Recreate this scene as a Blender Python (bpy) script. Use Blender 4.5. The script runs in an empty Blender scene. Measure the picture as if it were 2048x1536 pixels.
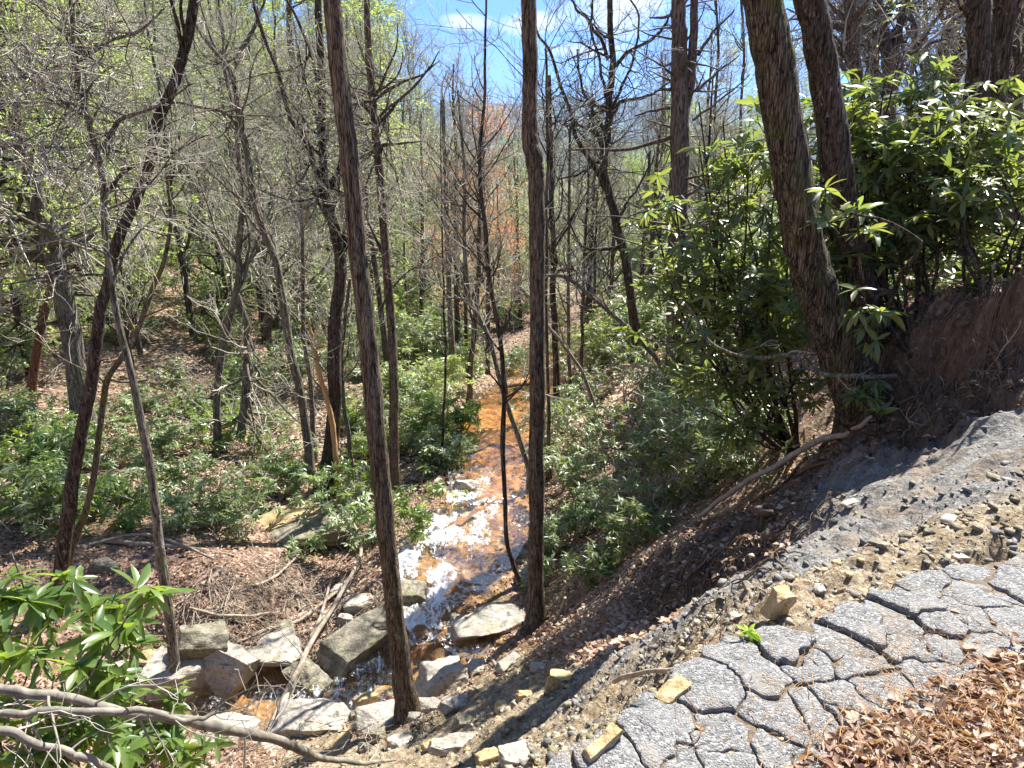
import bpy, math, random
import numpy as np
from mathutils import Vector
S = bpy.context.scene
C = S.collection
PITCH = math.radians(18.46); F = 1462.0; CP, SP = math.cos(PITCH), math.sin(PITCH)
# ---------------------------------------------------------------- camera
cd = bpy.data.cameras.new('camera'); cam = bpy.data.objects.new('camera', cd); C.objects.link(cam)
cam.location = (0, 0, 0); cam.rotation_euler = (math.pi/2-PITCH, 0, 0)
cd.sensor_width = 36; cd.lens = 36*F/2048; cd.clip_start = 0.05; cd.clip_end = 30000
S.camera = cam
# ---------------------------------------------------------------- light
SUN_AZ = math.radians(40)      # right of the view direction (+Y)
SUN_EL = math.radians(50)
S.view_settings.view_transform = 'Standard'; S.view_settings.look = 'None'
S.view_settings.gamma = 1; S.view_settings.exposure = 1.75
W = bpy.data.worlds.new('World'); S.world = W; W.use_nodes = True
wn, wl = W.node_tree.nodes, W.node_tree.links
wn.clear()
wo = wn.new('ShaderNodeOutputWorld'); bg = wn.new('ShaderNodeBackground'); wl.new(bg.outputs[0], wo.inputs[0])
sky = wn.new('ShaderNodeTexSky'); sky.sky_type = 'NISHITA'; sky.sun_disc = False
sky.sun_elevation = SUN_EL; sky.sun_rotation = SUN_AZ; sky.altitude = 900; sky.ozone_density = 3.0; sky.dust_density = 0.3
bg.inputs[1].default_value = 0.078
# clouds: soft banks of white in the sky
tc = wn.new('ShaderNodeTexCoord'); sx = wn.new('ShaderNodeSeparateXYZ'); wl.new(tc.outputs['Generated'], sx.inputs[0])
def wm(op, a, b=None, c=None):
    n = wn.new('ShaderNodeMath'); n.operation = op
    for i, q in enumerate((a, b, c)):
        if q is None: continue
        if isinstance(q, (int, float)): n.inputs[i].default_value = q
        else: wl.new(q, n.inputs[i])
    return n.outputs[0]
az = wm('ARCTAN2', sx.outputs[0], sx.outputs[1]); el = wm('ARCSINE', sx.outputs[2])
cb = wn.new('ShaderNodeCombineXYZ'); wl.new(az, cb.inputs[0]); wl.new(wm('MULTIPLY', el, 2.2), cb.inputs[1])
nz = wn.new('ShaderNodeTexNoise'); nz.inputs['Scale'].default_value = 9; nz.inputs['Detail'].default_value = 8
nz.inputs['Roughness'].default_value = 0.55; wl.new(cb.outputs[0], nz.inputs['Vector'])
def blob(a0, e0, wa, we):
    d1 = wm('POWER', wm('DIVIDE', wm('SUBTRACT', az, a0), wa), 2); d2 = wm('POWER', wm('DIVIDE', wm('SUBTRACT', el, e0), we), 2)
    return wm('MAXIMUM', wm('SUBTRACT', 1.0, wm('ADD', d1, d2)), 0.0)
fld = None
for a0, e0, wa, we in ((.115, .150, .085, .040), (.02, .135, .06, .018), (-.05, .138, .05, .014), (.09, .105, .08, .012), (.46, .135, .08, .03),
                       (-.3, .3, .3, .08), (.8, .35, .4, .1), (.1, .6, .5, .12)):
    b_ = blob(a0, e0, wa, we); fld = b_ if fld is None else wm('MAXIMUM', fld, b_)
cl = wm('MULTIPLY', wm('ADD', wm('MULTIPLY', fld, .75), wm('MULTIPLY', wm('SUBTRACT', nz.outputs[0], .60), 2.2)), 1.6)
clc = wn.new('ShaderNodeClamp'); wl.new(cl, clc.inputs[0])
hz_ = wn.new('ShaderNodeMapRange'); wl.new(el, hz_.inputs[0]); hz_.inputs[1].default_value = 0; hz_.inputs[2].default_value = .25
hz_.inputs[3].default_value = .25; hz_.inputs[4].default_value = 0
mx = wn.new('ShaderNodeMixRGB'); mx.inputs[2].default_value = (4.6, 4.8, 5.2, 1)
tn = wn.new('ShaderNodeMixRGB'); tn.blend_type = 'MULTIPLY'; tn.inputs[0].default_value = 1; tr_ = wn.new('ShaderNodeMapRange'); wl.new(el, tr_.inputs[0]); tr_.inputs[1].default_value = .15; tr_.inputs[2].default_value = .75; tg_ = wn.new('ShaderNodeMixRGB'); wl.new(tr_.outputs[0], tg_.inputs[0]); tg_.inputs[1].default_value = (.20, .39, .78, 1); tg_.inputs[2].default_value = (.95, .95, .95, 1); wl.new(tg_.outputs[0], tn.inputs[2]); wl.new(sky.outputs[0], tn.inputs[1]); wl.new(tn.outputs[0], mx.inputs[1]); wl.new(clc.outputs[0], mx.inputs[0]); wl.new(mx.outputs[0], bg.inputs[0])
sl = bpy.data.lights.new('sun', 'SUN'); so = bpy.data.objects.new('sun', sl); C.objects.link(so)
sl.energy = 5.0; sl.angle = math.radians(0.5); sl.color = (1.0, 0.95, 0.87)
sd = Vector((math.sin(SUN_AZ)*math.cos(SUN_EL), math.cos(SUN_AZ)*math.cos(SUN_EL), math.sin(SUN_EL)))
so.rotation_euler = sd.to_track_quat('Z', 'Y').to_euler()

# ---------------------------------------------------------------- helpers
def rs(s): return np.random.RandomState(s)
def P(u, v, D):
    dx = (u-1024)/F; dy = -(v-768)/F; den = CP+dy*SP
    return np.array((dx/den*D, D, (-SP+dy*CP)/den*D))
def proj(p):
    p = np.asarray(p); zc = p[..., 1]*CP-p[..., 2]*SP; yc = p[..., 1]*SP+p[..., 2]*CP
    zc = np.where(zc < .01, .01, zc)
    return 1024+F*p[..., 0]/zc, 768-F*yc/zc, zc
def nrm(a): return a/np.maximum(np.linalg.norm(a, axis=-1, keepdims=True), 1e-9)
def _h(ix, iy, s):
    n = (ix.astype(np.int64)*374761393+iy.astype(np.int64)*668265263+s*1442695041) & 0x7fffffff
    n = ((n ^ (n >> 13))*1274126177) & 0x7fffffff
    return ((n ^ (n >> 16)) & 0xffff)/65535.0
def vn(x, y, s=0):
    x = np.asarray(x, float); y = np.asarray(y, float)
    ix = np.floor(x); iy = np.floor(y); fx = x-ix; fy = y-iy; fx = fx*fx*(3-2*fx); fy = fy*fy*(3-2*fy)
    a = _h(ix, iy, s); b = _h(ix+1, iy, s); c = _h(ix, iy+1, s); d = _h(ix+1, iy+1, s)
    return (a*(1-fx)+b*fx)*(1-fy)+(c*(1-fx)+d*fx)*fy-.5
def fbm(x, y, o=4, s=0, g=.5):
    r = 0; a = 1; f = 1
    for k in range(o): r = r+a*vn(x*f+17.3*k, y*f-9.1*k, s+k); a *= g; f *= 2.03
    return r
class MB:
    def __init__(s): s.v = []; s.q = []; s.t = []; s.n = 0; s.mq = []
    def add(s, v, q=None, t=None):
        v = np.asarray(v, float).reshape(-1, 3)
        if q is not None and len(q): s.q.append(np.asarray(q, np.int64).reshape(-1, 4)+s.n)
        if t is not None and len(t): s.t.append(np.asarray(t, np.int64).reshape(-1, 3)+s.n)
        s.v.append(v); s.n += len(v)
    def build(s, name, mat, parent=None, smooth=True, origin=(0, 0, 0), attrs=None):
        o = bpy.data.objects.new(name, s.mesh(name, mat, smooth, origin, attrs)); C.objects.link(o)
        if parent is not None: o.parent = parent
        else: o.location = origin
        return o
    def mesh(s, name, mat, smooth=True, origin=(0, 0, 0), attrs=None):
        me = bpy.data.meshes.new(name)
        V = (np.concatenate(s.v) if s.v else np.zeros((0, 3)))-np.asarray(origin)
        q = np.concatenate(s.q) if s.q else np.zeros((0, 4), np.int64)
        t = np.concatenate(s.t) if s.t else np.zeros((0, 3), np.int64)
        me.vertices.add(len(V)); me.vertices.foreach_set('co', V.astype(np.float32).ravel())
        li = np.concatenate((q.ravel(), t.ravel())); me.loops.add(len(li)); me.loops.foreach_set('vertex_index', li.astype(np.int32))
        tot = np.concatenate((np.full(len(q), 4), np.full(len(t), 3))).astype(np.int32)
        st = np.concatenate(([0], np.cumsum(tot)[:-1])).astype(np.int32) if len(tot) else tot
        me.polygons.add(len(tot)); me.polygons.foreach_set('loop_start', st); me.polygons.foreach_set('loop_total', tot)
        if smooth: me.polygons.foreach_set('use_smooth', np.ones(len(tot), bool))
        for nm, a in (attrs or {}).items():
            at = me.attributes.new(nm, 'FLOAT', 'POINT'); at.data.foreach_set('value', np.asarray(a, np.float32))
        me.update(calc_edges=True); me.materials.append(mat); return me
def tubes(mb, Pt, R, k=4, cap=True):
    Pt = np.asarray(Pt, float); R = np.asarray(R, float)
    if Pt.ndim == 2: Pt = Pt[None]; R = R[None]
    N, m = Pt.shape[:2]
    if N == 0: return
    T = np.empty_like(Pt); T[:, 1:-1] = Pt[:, 2:]-Pt[:, :-2]; T[:, 0] = Pt[:, 1]-Pt[:, 0]; T[:, -1] = Pt[:, -1]-Pt[:, -2]; T = nrm(T)
    mt = nrm(Pt[:, -1]-Pt[:, 0]); ref = np.where(np.abs(mt[:, 1:2]) > .85, np.array([[1., 0, 0]]), np.array([[0, 1., 0]]))
    A = nrm(np.cross(T, ref[:, None, :])); B = np.cross(T, A)
    an = np.arange(k)*2*math.pi/k
    V = Pt[:, :, None, :]+R[:, :, None, None]*(np.cos(an)[None, None, :, None]*A[:, :, None, :]+np.sin(an)[None, None, :, None]*B[:, :, None, :])
    i = np.arange(m-1)[:, None]*k; j = np.arange(k)[None]; j2 = (j+1) % k
    q = np.stack((i+j, i+j2, i+k+j2, i+k+j), -1).reshape(-1, 4)
    Q = (q[None]+(np.arange(N)*m*k)[:, None, None]).reshape(-1, 4)
    mb.add(V, Q)
    if cap and k > 4:
        for n in range(N):
            for row in (0, m-1):
                c = Pt[n, row]; ring = V[n, row]; mb.add(np.vstack((ring, c)), None, [(a, (a+1) % k, k) for a in range(k)])
def cat(pts, n=40):
    p = np.asarray(pts, float); m = len(p); p = np.vstack((2*p[0]-p[1], p, 2*p[-1]-p[-2]))
    t = np.linspace(0, m-1-1e-6, n); i = t.astype(int); f = (t-i)[:, None]
    a, b, c, d = p[i], p[i+1], p[i+2], p[i+3]
    return .5*(2*b+(c-a)*f+(2*a-5*b+4*c-d)*f**2+(3*b-a-3*c+d)*f**3)
def grow(Pt, R, n, L, ang, m, r, t0=.2, t1=1., wob=.15, up=.05, rr=.6, rmin=.003, tend=.25, flat=0, ljit=.45):
    """n children on every parent tube, all at once"""
    N, mm = Pt.shape[:2]; idx = np.repeat(np.arange(N), n); K = len(idx)
    t = (t0+(t1-t0)*r.rand(K))*(mm-1)*.999; i = t.astype(int); f = (t-i)[:, None]
    st = Pt[idx, i]*(1-f)+Pt[idx, i+1]*f; tan = nrm(Pt[idx, i+1]-Pt[idx, i])
    rad = (R[idx, i]*(1-f[:, 0])+R[idx, i+1]*f[:, 0])*rr
    pr = r.randn(K, 3); pr[:, 2] *= (1-flat); pr = nrm(np.cross(np.cross(tan, pr), tan) if not flat else pr)
    a = np.radians(ang)*(.7+.6*r.rand(K))[:, None]
    d = nrm(np.cos(a)*tan+np.sin(a)*pr)
    ln = L*(1-ljit+2*ljit*r.rand(K))*(1.15-.6*(t/(mm-1)))
    out = np.empty((K, m, 3)); out[:, 0] = st; stp = (ln/(m-1))[:, None]
    for k in range(1, m):
        d = nrm(d+wob*r.randn(K, 3)+np.array((0, 0, up))); out[:, k] = out[:, k-1]+d*stp
    ra = np.maximum(np.minimum(rad, .04*ln+rmin)[:, None]*np.linspace(1, tend, m)[None], rmin*np.linspace(1, .6, m)[None])
    return out, ra
# leaf template: rows along the length, folded at the midrib, drooping
def leaf_tpl(n=4, fold=.25, droop=.3, w=.3, shape=0):
    V = []
    for i in range(n+1):
        t = i/n; ww = w*.5*(math.sin(math.pi*(t*.93+.035))**(.8) if shape == 0 else math.sin(math.pi*min(1, .1+t*.85))*(1+.35*(i % 2)))
        z = -droop*t*t
        V += [(t, -ww, z+fold*ww), (t, 0, z), (t, ww, z+fold*ww)]
    q = []
    for i in range(n):
        b = i*3; q += [(b, b+1, b+4, b+3), (b+1, b+2, b+5, b+4)]
    return np.array(V), np.array(q)
def leaf_quad(w=.5, curl=.15):
    return np.array(((0, 0, 0), (.5, -w/2, curl), (1, 0, 0), (.5, w/2, curl))), np.array(((0, 1, 2, 3),))
def leaves(mb, pos, d, up, size, tpl, r=None):
    V, q = tpl; pos = np.asarray(pos); N = len(pos)
    if N == 0: return
    X = nrm(d); Y = nrm(np.cross(up, X)); Z = np.cross(X, Y); s = np.broadcast_to(np.asarray(size, float), (N,))[:, None, None]
    o = pos[:, None, :]+s*(V[None, :, 0:1]*X[:, None]+V[None, :, 1:2]*Y[:, None]+V[None, :, 2:3]*Z[:, None])
    mb.add(o, (q[None]+(np.arange(N)*len(V))[:, None, None]).reshape(-1, 4))
def whorls(mb, pos, axis, L, r, n=8, tpl=None, droop=.15, spread=.5):
    axis = nrm(axis)+.35*r.randn(len(pos), 3); droop = droop+.25*r.randn(len(pos), 1)
    N = len(pos); axis = nrm(axis); rf = nrm(r.randn(N, 3)); A = nrm(np.cross(axis, rf)); B = np.cross(axis, A)
    k = np.arange(n)*2*math.pi/n
    an = k[None]+r.rand(N, n)*.5; el = spread*(r.rand(N, n)*1.6-.5)-droop
    d = np.cos(el)[..., None]*(np.cos(an)[..., None]*A[:, None]+np.sin(an)[..., None]*B[:, None])+np.sin(el)[..., None]*axis[:, None]
    up = axis[:, None]+.25*r.randn(N, n, 3); sz = (L*(.65+.5*r.rand(N, n))*np.broadcast_to(1., (N, n)))
    keep = (r.rand(N, n) < .92).ravel()
    leaves(mb, np.repeat(pos, n, 0)[keep], d.reshape(-1, 3)[keep], up.reshape(-1, 3)[keep], sz.ravel()[keep], tpl)
def tag(o, label, catg, group=None, kind=None):
    o['label'] = label; o['category'] = catg
    if group: o['group'] = group
    if kind: o['kind'] = kind
    return o
def empty(name, loc):
    o = bpy.data.objects.new(name, None); C.objects.link(o); o.location = tuple(loc); o.empty_display_size = .3; return o
def thing(name, label, catg, loc, group=None): return tag(empty(name, loc), label, catg, group)
def copy_tree(o, parent=None):
    c = o.copy(); C.objects.link(c); c.parent = parent
    for ch in [x for x in KIDS.get(o.name, [])]: copy_tree(ch, c)
    return c
KIDS = {}
def kid(parent, o): KIDS.setdefault(parent.name, []).append(o); return o

# ---------------------------------------------------------------- materials
class NT:
    def __init__(s, name):
        s.m = bpy.data.materials.new(name); s.m.use_nodes = True; s.t = s.m.node_tree; s.n = s.t.nodes; s.l = s.t.links; s.n.clear()
        s.out = s.n.new('ShaderNodeOutputMaterial')
    def node(s, ty, **kw):
        n = s.n.new(ty)
        for k, v in kw.items():
            if k.startswith('_'): setattr(n, k[1:], v)
            else:
                key = int(k[1:]) if k[0] == 'i' and k[1:].isdigit() else k
                if isinstance(v, bpy.types.NodeSocket): s.l.new(v, n.inputs[key])
                else: n.inputs[key].default_value = v
        return n
    def noise(s, vec, sc, det=5, rough=.55, dist=0):
        n = s.node('ShaderNodeTexNoise', Scale=sc, Detail=det, Roughness=rough, Distortion=dist)
        if vec is not None: s.l.new(vec, n.inputs['Vector'])
        return n.outputs[0]
    def coord(s, scale=(1, 1, 1), kind='Object'):
        t = s.n.new('ShaderNodeTexCoord'); m = s.node('ShaderNodeMapping'); m.inputs['Scale'].default_value = scale
        s.l.new(t.outputs[kind], m.inputs[0]); return m.outputs[0]
    def ramp(s, fac, stops):
        r = s.n.new('ShaderNodeValToRGB'); s.l.new(fac, r.inputs[0]); e = r.color_ramp.elements
        while len(e) > 1: e.remove(e[-1])
        e[0].position = stops[0][0]; e[0].color = (*stops[0][1], 1)
        for p, c in stops[1:]: x = e.new(p); x.color = (*c, 1)
        return r.outputs[0]
    def mix(s, f, a, b, mode='MIX'):
        n = s.n.new('ShaderNodeMixRGB'); n.blend_type = mode
        for i, x in enumerate((f, a, b)):
            if isinstance(x, bpy.types.NodeSocket): s.l.new(x, n.inputs[i])
            elif isinstance(x, tuple): n.inputs[i].default_value = (*x, 1)
            else: n.inputs[i].default_value = x
        return n.outputs[0]
    def math(s, op, a, b=None):
        n = s.n.new('ShaderNodeMath'); n.operation = op
        for i, x in enumerate((a, b)):
            if x is None: continue
            if isinstance(x, bpy.types.NodeSocket): s.l.new(x, n.inputs[i])
            else: n.inputs[i].default_value = x
        return n.outputs[0]
    def sstep(s, x, a, b):
        n = s.node('ShaderNodeMapRange'); n.interpolation_type = 'SMOOTHSTEP'; s.l.new(x, n.inputs[0]); n.inputs[1].default_value = a; n.inputs[2].default_value = b
        return n.outputs[0]
    def attr(s, nm):
        n = s.n.new('ShaderNodeAttribute'); n.attribute_name = nm; return n.outputs['Fac']
    def bump(s, h, st=.5, dist=.02, nrm_=None):
        b = s.node('ShaderNodeBump', Strength=st, Distance=dist, Height=h)
        if nrm_: s.l.new(nrm_, b.inputs['Normal'])
        return b.outputs[0]
    def bsdf(s, col, rough=.8, nr=None, spec=.3, **kw):
        p = s.n.new('ShaderNodeBsdfPrincipled')
        for k, x in (('Base Color', col), ('Roughness', rough), ('Specular IOR Level', spec), *kw.items()):
            if isinstance(x, bpy.types.NodeSocket): s.l.new(x, p.inputs[k])
            elif isinstance(x, tuple) and len(x) == 3: p.inputs[k].default_value = (*x, 1)
            else: p.inputs[k].default_value = x
        if nr: s.l.new(nr, p.inputs['Normal'])
        return p.outputs[0]
    def done(s, sh): s.l.new(sh, s.out.inputs[0]); return s.m
def bark(name, lo, hi, furrow=1., lichen=.5, sc=1., moss=0., mscol=(.10, .13, .03)):
    t = NT(name); v = t.coord((44*sc, 44*sc, 5*sc)); v2 = t.coord((1, 1, 1))
    n1 = t.noise(v, 1.0, 6, .62, .6); vo = t.node('ShaderNodeTexVoronoi', _feature='DISTANCE_TO_EDGE', Scale=1.4, Vector=t.mix(.12, t.coord((52*sc, 52*sc, 6.5*sc)), t.node('ShaderNodeTexNoise', Scale=9., Detail=4.).outputs['Color'], 'ADD'))
    n2 = t.noise(v2, 30*sc, 4, .6); n3 = t.noise(v2, 3.0, 3, .6)
    fu = t.sstep(vo.outputs[0], 0, .16)
    h = t.math('ADD', t.math('MULTIPLY', fu, .3), t.math('MULTIPLY', n1, 1.2))
    col = t.ramp(t.math('ADD', t.math('MULTIPLY', n1, .85), t.math('MULTIPLY', fu, .13)), [(.36, tuple(x*.25 for x in lo)), (.47, lo), (.68, hi)])
    col = t.mix(t.math('MULTIPLY', t.sstep(n3, .35, .65), .45), col, t.mix(1., col, (.62, .56, .52), 'MULTIPLY'))
    if lichen: col = t.mix(t.math('MULTIPLY', t.sstep(t.noise(t.coord((1, 1, .6)), 16, 4, .7), .60, .68), lichen), col, (.42, .43, .38))
    if moss: col = t.mix(t.math('MULTIPLY', t.sstep(t.noise(v2, 5, 4, .7), .50, .62), moss), col, mscol)
    return t.done(t.bsdf(col, .9, t.bump(h, .95*furrow, .022), .15))
M = {}
M['bark_main'] = bark('bark_main', (.115, .088, .063), (.32, .26, .19), 1.3, .4)
M['bark_oak'] = bark('bark_oak', (.065, .052, .036), (.24, .195, .14), 1.6, .5, .7, .3)
M['bark_dark'] = bark('bark_dark', (.055, .043, .033), (.17, .135, .105), 1.0, .5, .8)
M['bark_pine'] = bark('bark_pine', (.13, .10, .08), (.30, .25, .21), 1.0, .3, .8)
M['bark_grey'] = bark('bark_grey', (.12, .105, .085), (.32, .29, .24), .7, .8, .9, .35)
M['bark_moss'] = bark('bark_moss', (.10, .085, .055), (.24, .21, .15), .7, .8, .9, .8, (.17, .16, .03))
M['bark_red'] = bark('bark_red', (.12, .06, .04), (.26, .15, .10), .6, .1)
M['bark_pale'] = bark('bark_pale', (.22, .18, .14), (.42, .37, .30), .5, .7, 1.2, .2)
M['bark_far'] = bark('bark_far', (.07, .058, .045), (.20, .17, .135), .4, .3, .5)
def wood(name, a, b, sc=1):
    t = NT(name); n1 = t.noise(t.coord((30*sc, 30*sc, 4*sc)), 1, 5, .6); n2 = t.noise(t.coord(), 4, 3)
    c = t.ramp(n1, [(.3, a), (.7, b)]); c = t.mix(t.math('MULTIPLY', n2, .5), c, t.mix(1., c, (.6, .55, .5), 'MULTIPLY'))
    return t.done(t.bsdf(c, .85, t.bump(n1, .6, .01), .2))
M['dead'] = wood('dead_wood', (.22, .17, .125), (.46, .40, .32)); M['orange_wood'] = wood('split_wood', (.36, .19, .08), (.62, .40, .20), 2)
M['limb_grey'] = wood('grey_limb', (.11, .10, .08), (.31, .285, .235), .7); M['root'] = wood('root_wood', (.06, .042, .03), (.22, .17, .125)); M['stick'] = wood('stick_wood', (.17, .09, .045), (.40, .22, .11))
def twigm(name, a, b):
    t = NT(name); g = t.n.new('ShaderNodeNewGeometry'); c = t.ramp(g.outputs['Random Per Island'], [(0, a), (1, b)])
    return t.done(t.bsdf(c, .75, None, .25))
M['twig'] = twigm('twig', (.17, .155, .12), (.52, .49, .41)); M['twig_far'] = twigm('twig_far', (.15, .145, .11), (.52, .51, .42))
M['twig_dark'] = twigm('twig_dark', (.055, .045, .035), (.16, .13, .10))
def leafm(name, cols, rough=.35, trans=.35, tcol=None, spec=.5, under=None):
    t = NT(name); g = t.n.new('ShaderNodeNewGeometry'); ri = g.outputs['Random Per Island']
    n = len(cols); c = t.ramp(ri, [(i/(n-1) if n > 1 else 0, k) for i, k in enumerate(cols)])
    big = t.noise(t.coord(kind='Object'), 1.3, 2); c = t.mix(t.math('MULTIPLY', big, .5), c, t.mix(1., c, (.72, .8, .65), 'MULTIPLY'))
    if under: c = t.mix(t.math('MULTIPLY', g.outputs['Backfacing'], .8), c, under)
    p = t.bsdf(c, rough, None, spec)
    if trans:
        tr = t.n.new('ShaderNodeBsdfTranslucent'); tm = t.mix(.5, c, tcol or (.3, .4, .05)); t.l.new(t.mix(1., tm, (2.2, 2.2, 1.6), 'MULTIPLY'), tr.inputs[0])
        mxn = t.n.new('ShaderNodeMixShader'); mxn.inputs[0].default_value = trans; t.l.new(p, mxn.inputs[1]); t.l.new(tr.outputs[0], mxn.inputs[2]); p = mxn.outputs[0]
    return t.done(p)
M['rhodo'] = leafm('rhododendron_leaf', [(.03, .062, .033), (.055, .095, .042), (.11, .15, .05), (.045, .085, .055), (.17, .19, .06), (.20, .19, .05), (.06, .10, .04)], .36, .36, (.22, .27, .05), .6)
M['rhodo_lt'] = leafm('young_rhododendron_leaf', [(.05, .10, .03), (.09, .15, .04), (.14, .20, .055), (.07, .13, .04)], .3, .35, (.28, .36, .03), .5)
M['laurel'] = leafm('laurel_leaf', [(.09, .13, .065), (.15, .20, .10), (.22, .27, .15), (.12, .17, .07), (.26, .29, .13)], .4, .3, (.25, .31, .09), .6)
M['hemlock'] = leafm('hemlock_needles', [(.11, .15, .06), (.18, .22, .10), (.27, .31, .16), (.16, .21, .08)], .6, .4, (.3, .38, .08), .3)
M['fresh'] = leafm('fresh_leaf', [(.17, .21, .07), (.25, .29, .11), (.20, .25, .10), (.30, .31, .15)], .5, .4, (.30, .36, .10), .3)
M['lime'] = leafm('lime_leaf', [(.26, .38, .04), (.36, .48, .07)], .5, .45, (.42, .56, .05), .3)
M['redleaf'] = leafm('red_bud', [(.38, .17, .11), (.46, .24, .15), (.40, .27, .15)], .6, .4, (.6, .15, .06), .2)
M['tanleaf'] = leafm('tan_bud', [(.38, .28, .15), (.45, .38, .2), (.33, .33, .12)], .6, .4, (.5, .4, .15), .2)
M['deadleaf'] = leafm('dead_leaf', [(.10, .05, .035), (.25, .14, .095), (.40, .28, .21), (.15, .075, .05), (.46, .37, .29), (.22, .13, .09), (.34, .19, .11), (.52, .44, .36), (.30, .18, .13)], .6, .15, (.4, .18, .06), .3)
M['deadleaf_far'] = leafm('dead_leaf_slope', [(.22, .14, .10), (.40, .30, .22), (.29, .20, .14), (.50, .42, .33), (.34, .25, .18)], .6, .1, (.4, .2, .1), .2)
def rockm(name, a, b, dark=(.07, .06, .045), strata=1., stain=(.30, .22, .08), st=.4):
    t = NT(name); v = t.coord(); n1 = t.noise(v, 6, 8, .65); n2 = t.noise(v, 45, 4, .7); n3 = t.noise(t.coord((3, 3, 34)), 1, 5, .6, .8); n4 = t.noise(v, 2.2, 4, .6)
    c = t.ramp(t.math('ADD', t.math('MULTIPLY', n1, .6), t.math('MULTIPLY', n2, .4)), [(.30, tuple(x*.55 for x in a)), (.45, a), (.62, b)])
    c = t.mix(t.math('MULTIPLY', t.sstep(n4, .5, .68), st), c, stain)
    c = t.mix(t.math('MULTIPLY', t.sstep(n3, .57, .64), .75*strata), c, dark)
    c = t.mix(t.math('MULTIPLY', t.sstep(t.noise(v, 7, 6, .75), .54, .64), .65), c, dark)
    h = t.math('ADD', t.math('MULTIPLY', n3, .7*strata), t.math('ADD', t.math('MULTIPLY', n1, .7), t.math('MULTIPLY', n2, .3)))
    return t.done(t.bsdf(c, .8, t.bump(h, .9, .03), .3))
M['clod'] = rockm('soil_clod', (.08, .058, .042), (.17, .125, .09), (.04, .03, .02), .2, (.12, .08, .05)); M['rock'] = rockm('pale_rock', (.31, .28, .23), (.50, .46, .40)); M['rock_dark'] = rockm('mossy_rock', (.16, .145, .10), (.38, .34, .26), st=.6, stain=(.13, .12, .03))
M['rock_tan'] = rockm('ochre_rock', (.34, .25, .12), (.52, .42, .25), strata=.3, stain=(.42, .30, .12)); M['rock_wet'] = rockm('wet_rock', (.17, .10, .045), (.34, .21, .09), st=.5)
M['rock_blue'] = rockm('slate_chip', (.10, .10, .096), (.26, .255, .24), strata=.2, st=.1)

LMK = [(1072,900,'the kinked trunk'),(1062,300,'the kink of the kinked trunk'),(750,900,'the left main trunk'),(690,250,'the top of the left main trunk'),(660,850,'the forked dark trunk'),(640,250,'the fork of the forked trunk'),(650,780,'the orange snag'),(150,740,'the big grey trunk'),(30,250,'the top of the big grey trunk'),(75,680,'the reddish leaning trunk'),(1355,250,'the double pine'),
 (1640,600,'the leaning pair'),(1570,250,'the lighter leaning trunk'),(1225,200,'the crooked oak'),(1260,620,'the oak foot'),(1030,800,'the far stream'),(880,1150,'the cascade'),(1950,350,'the right edge trunks'),(1778,200,'the forked brown trunk'),(400,1300,'the pointed boulder'),(460,750,'the two bowed stems'),(600,1230,'the driftwood pile'),(290,900,'the pale slim trunk'),(1230,640,'the arched trunk'),(960,300,'the red budded trees'),(1290,320,'the lime green trees'),
 (170,900,'the crossing dark trunk'),(590,740,'the grey slender tree'),(785,700,'the swollen foot trunk'),(590,1075,'the ledge rocks'),(1150,740,'the pale slanting stem'),(1430,1000,'the fallen brown pole'),(900,650,'the bank sapling'),(320,230,'the dark crooked trunk'),(410,460,'the dark slope trunk'),(1480,150,'the gap right of the pine')]
LSEEN = set()
def where(u, v, kindtxt):
    ds = sorted((math.hypot(u-a, (v-b)), a, b, n) for a, b, n in LMK); best = None
    for i in range(6):
        d, a, b, n = ds[i]; dr = ('close to' if d < 28 else ('left of' if u < a else 'right of') if abs(u-a) > abs(v-b) else ('above' if v < b else 'below'))
        for j in [None]+list(range(7)):
            if j == i: continue
            t = kindtxt+' '+dr+' '+n+(' toward '+ds[j][3] if j is not None else '')
            if len(t.split()) > 16: continue
            best = best or t
            if t not in LSEEN: LSEEN.add(t); return t
    return best
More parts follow.
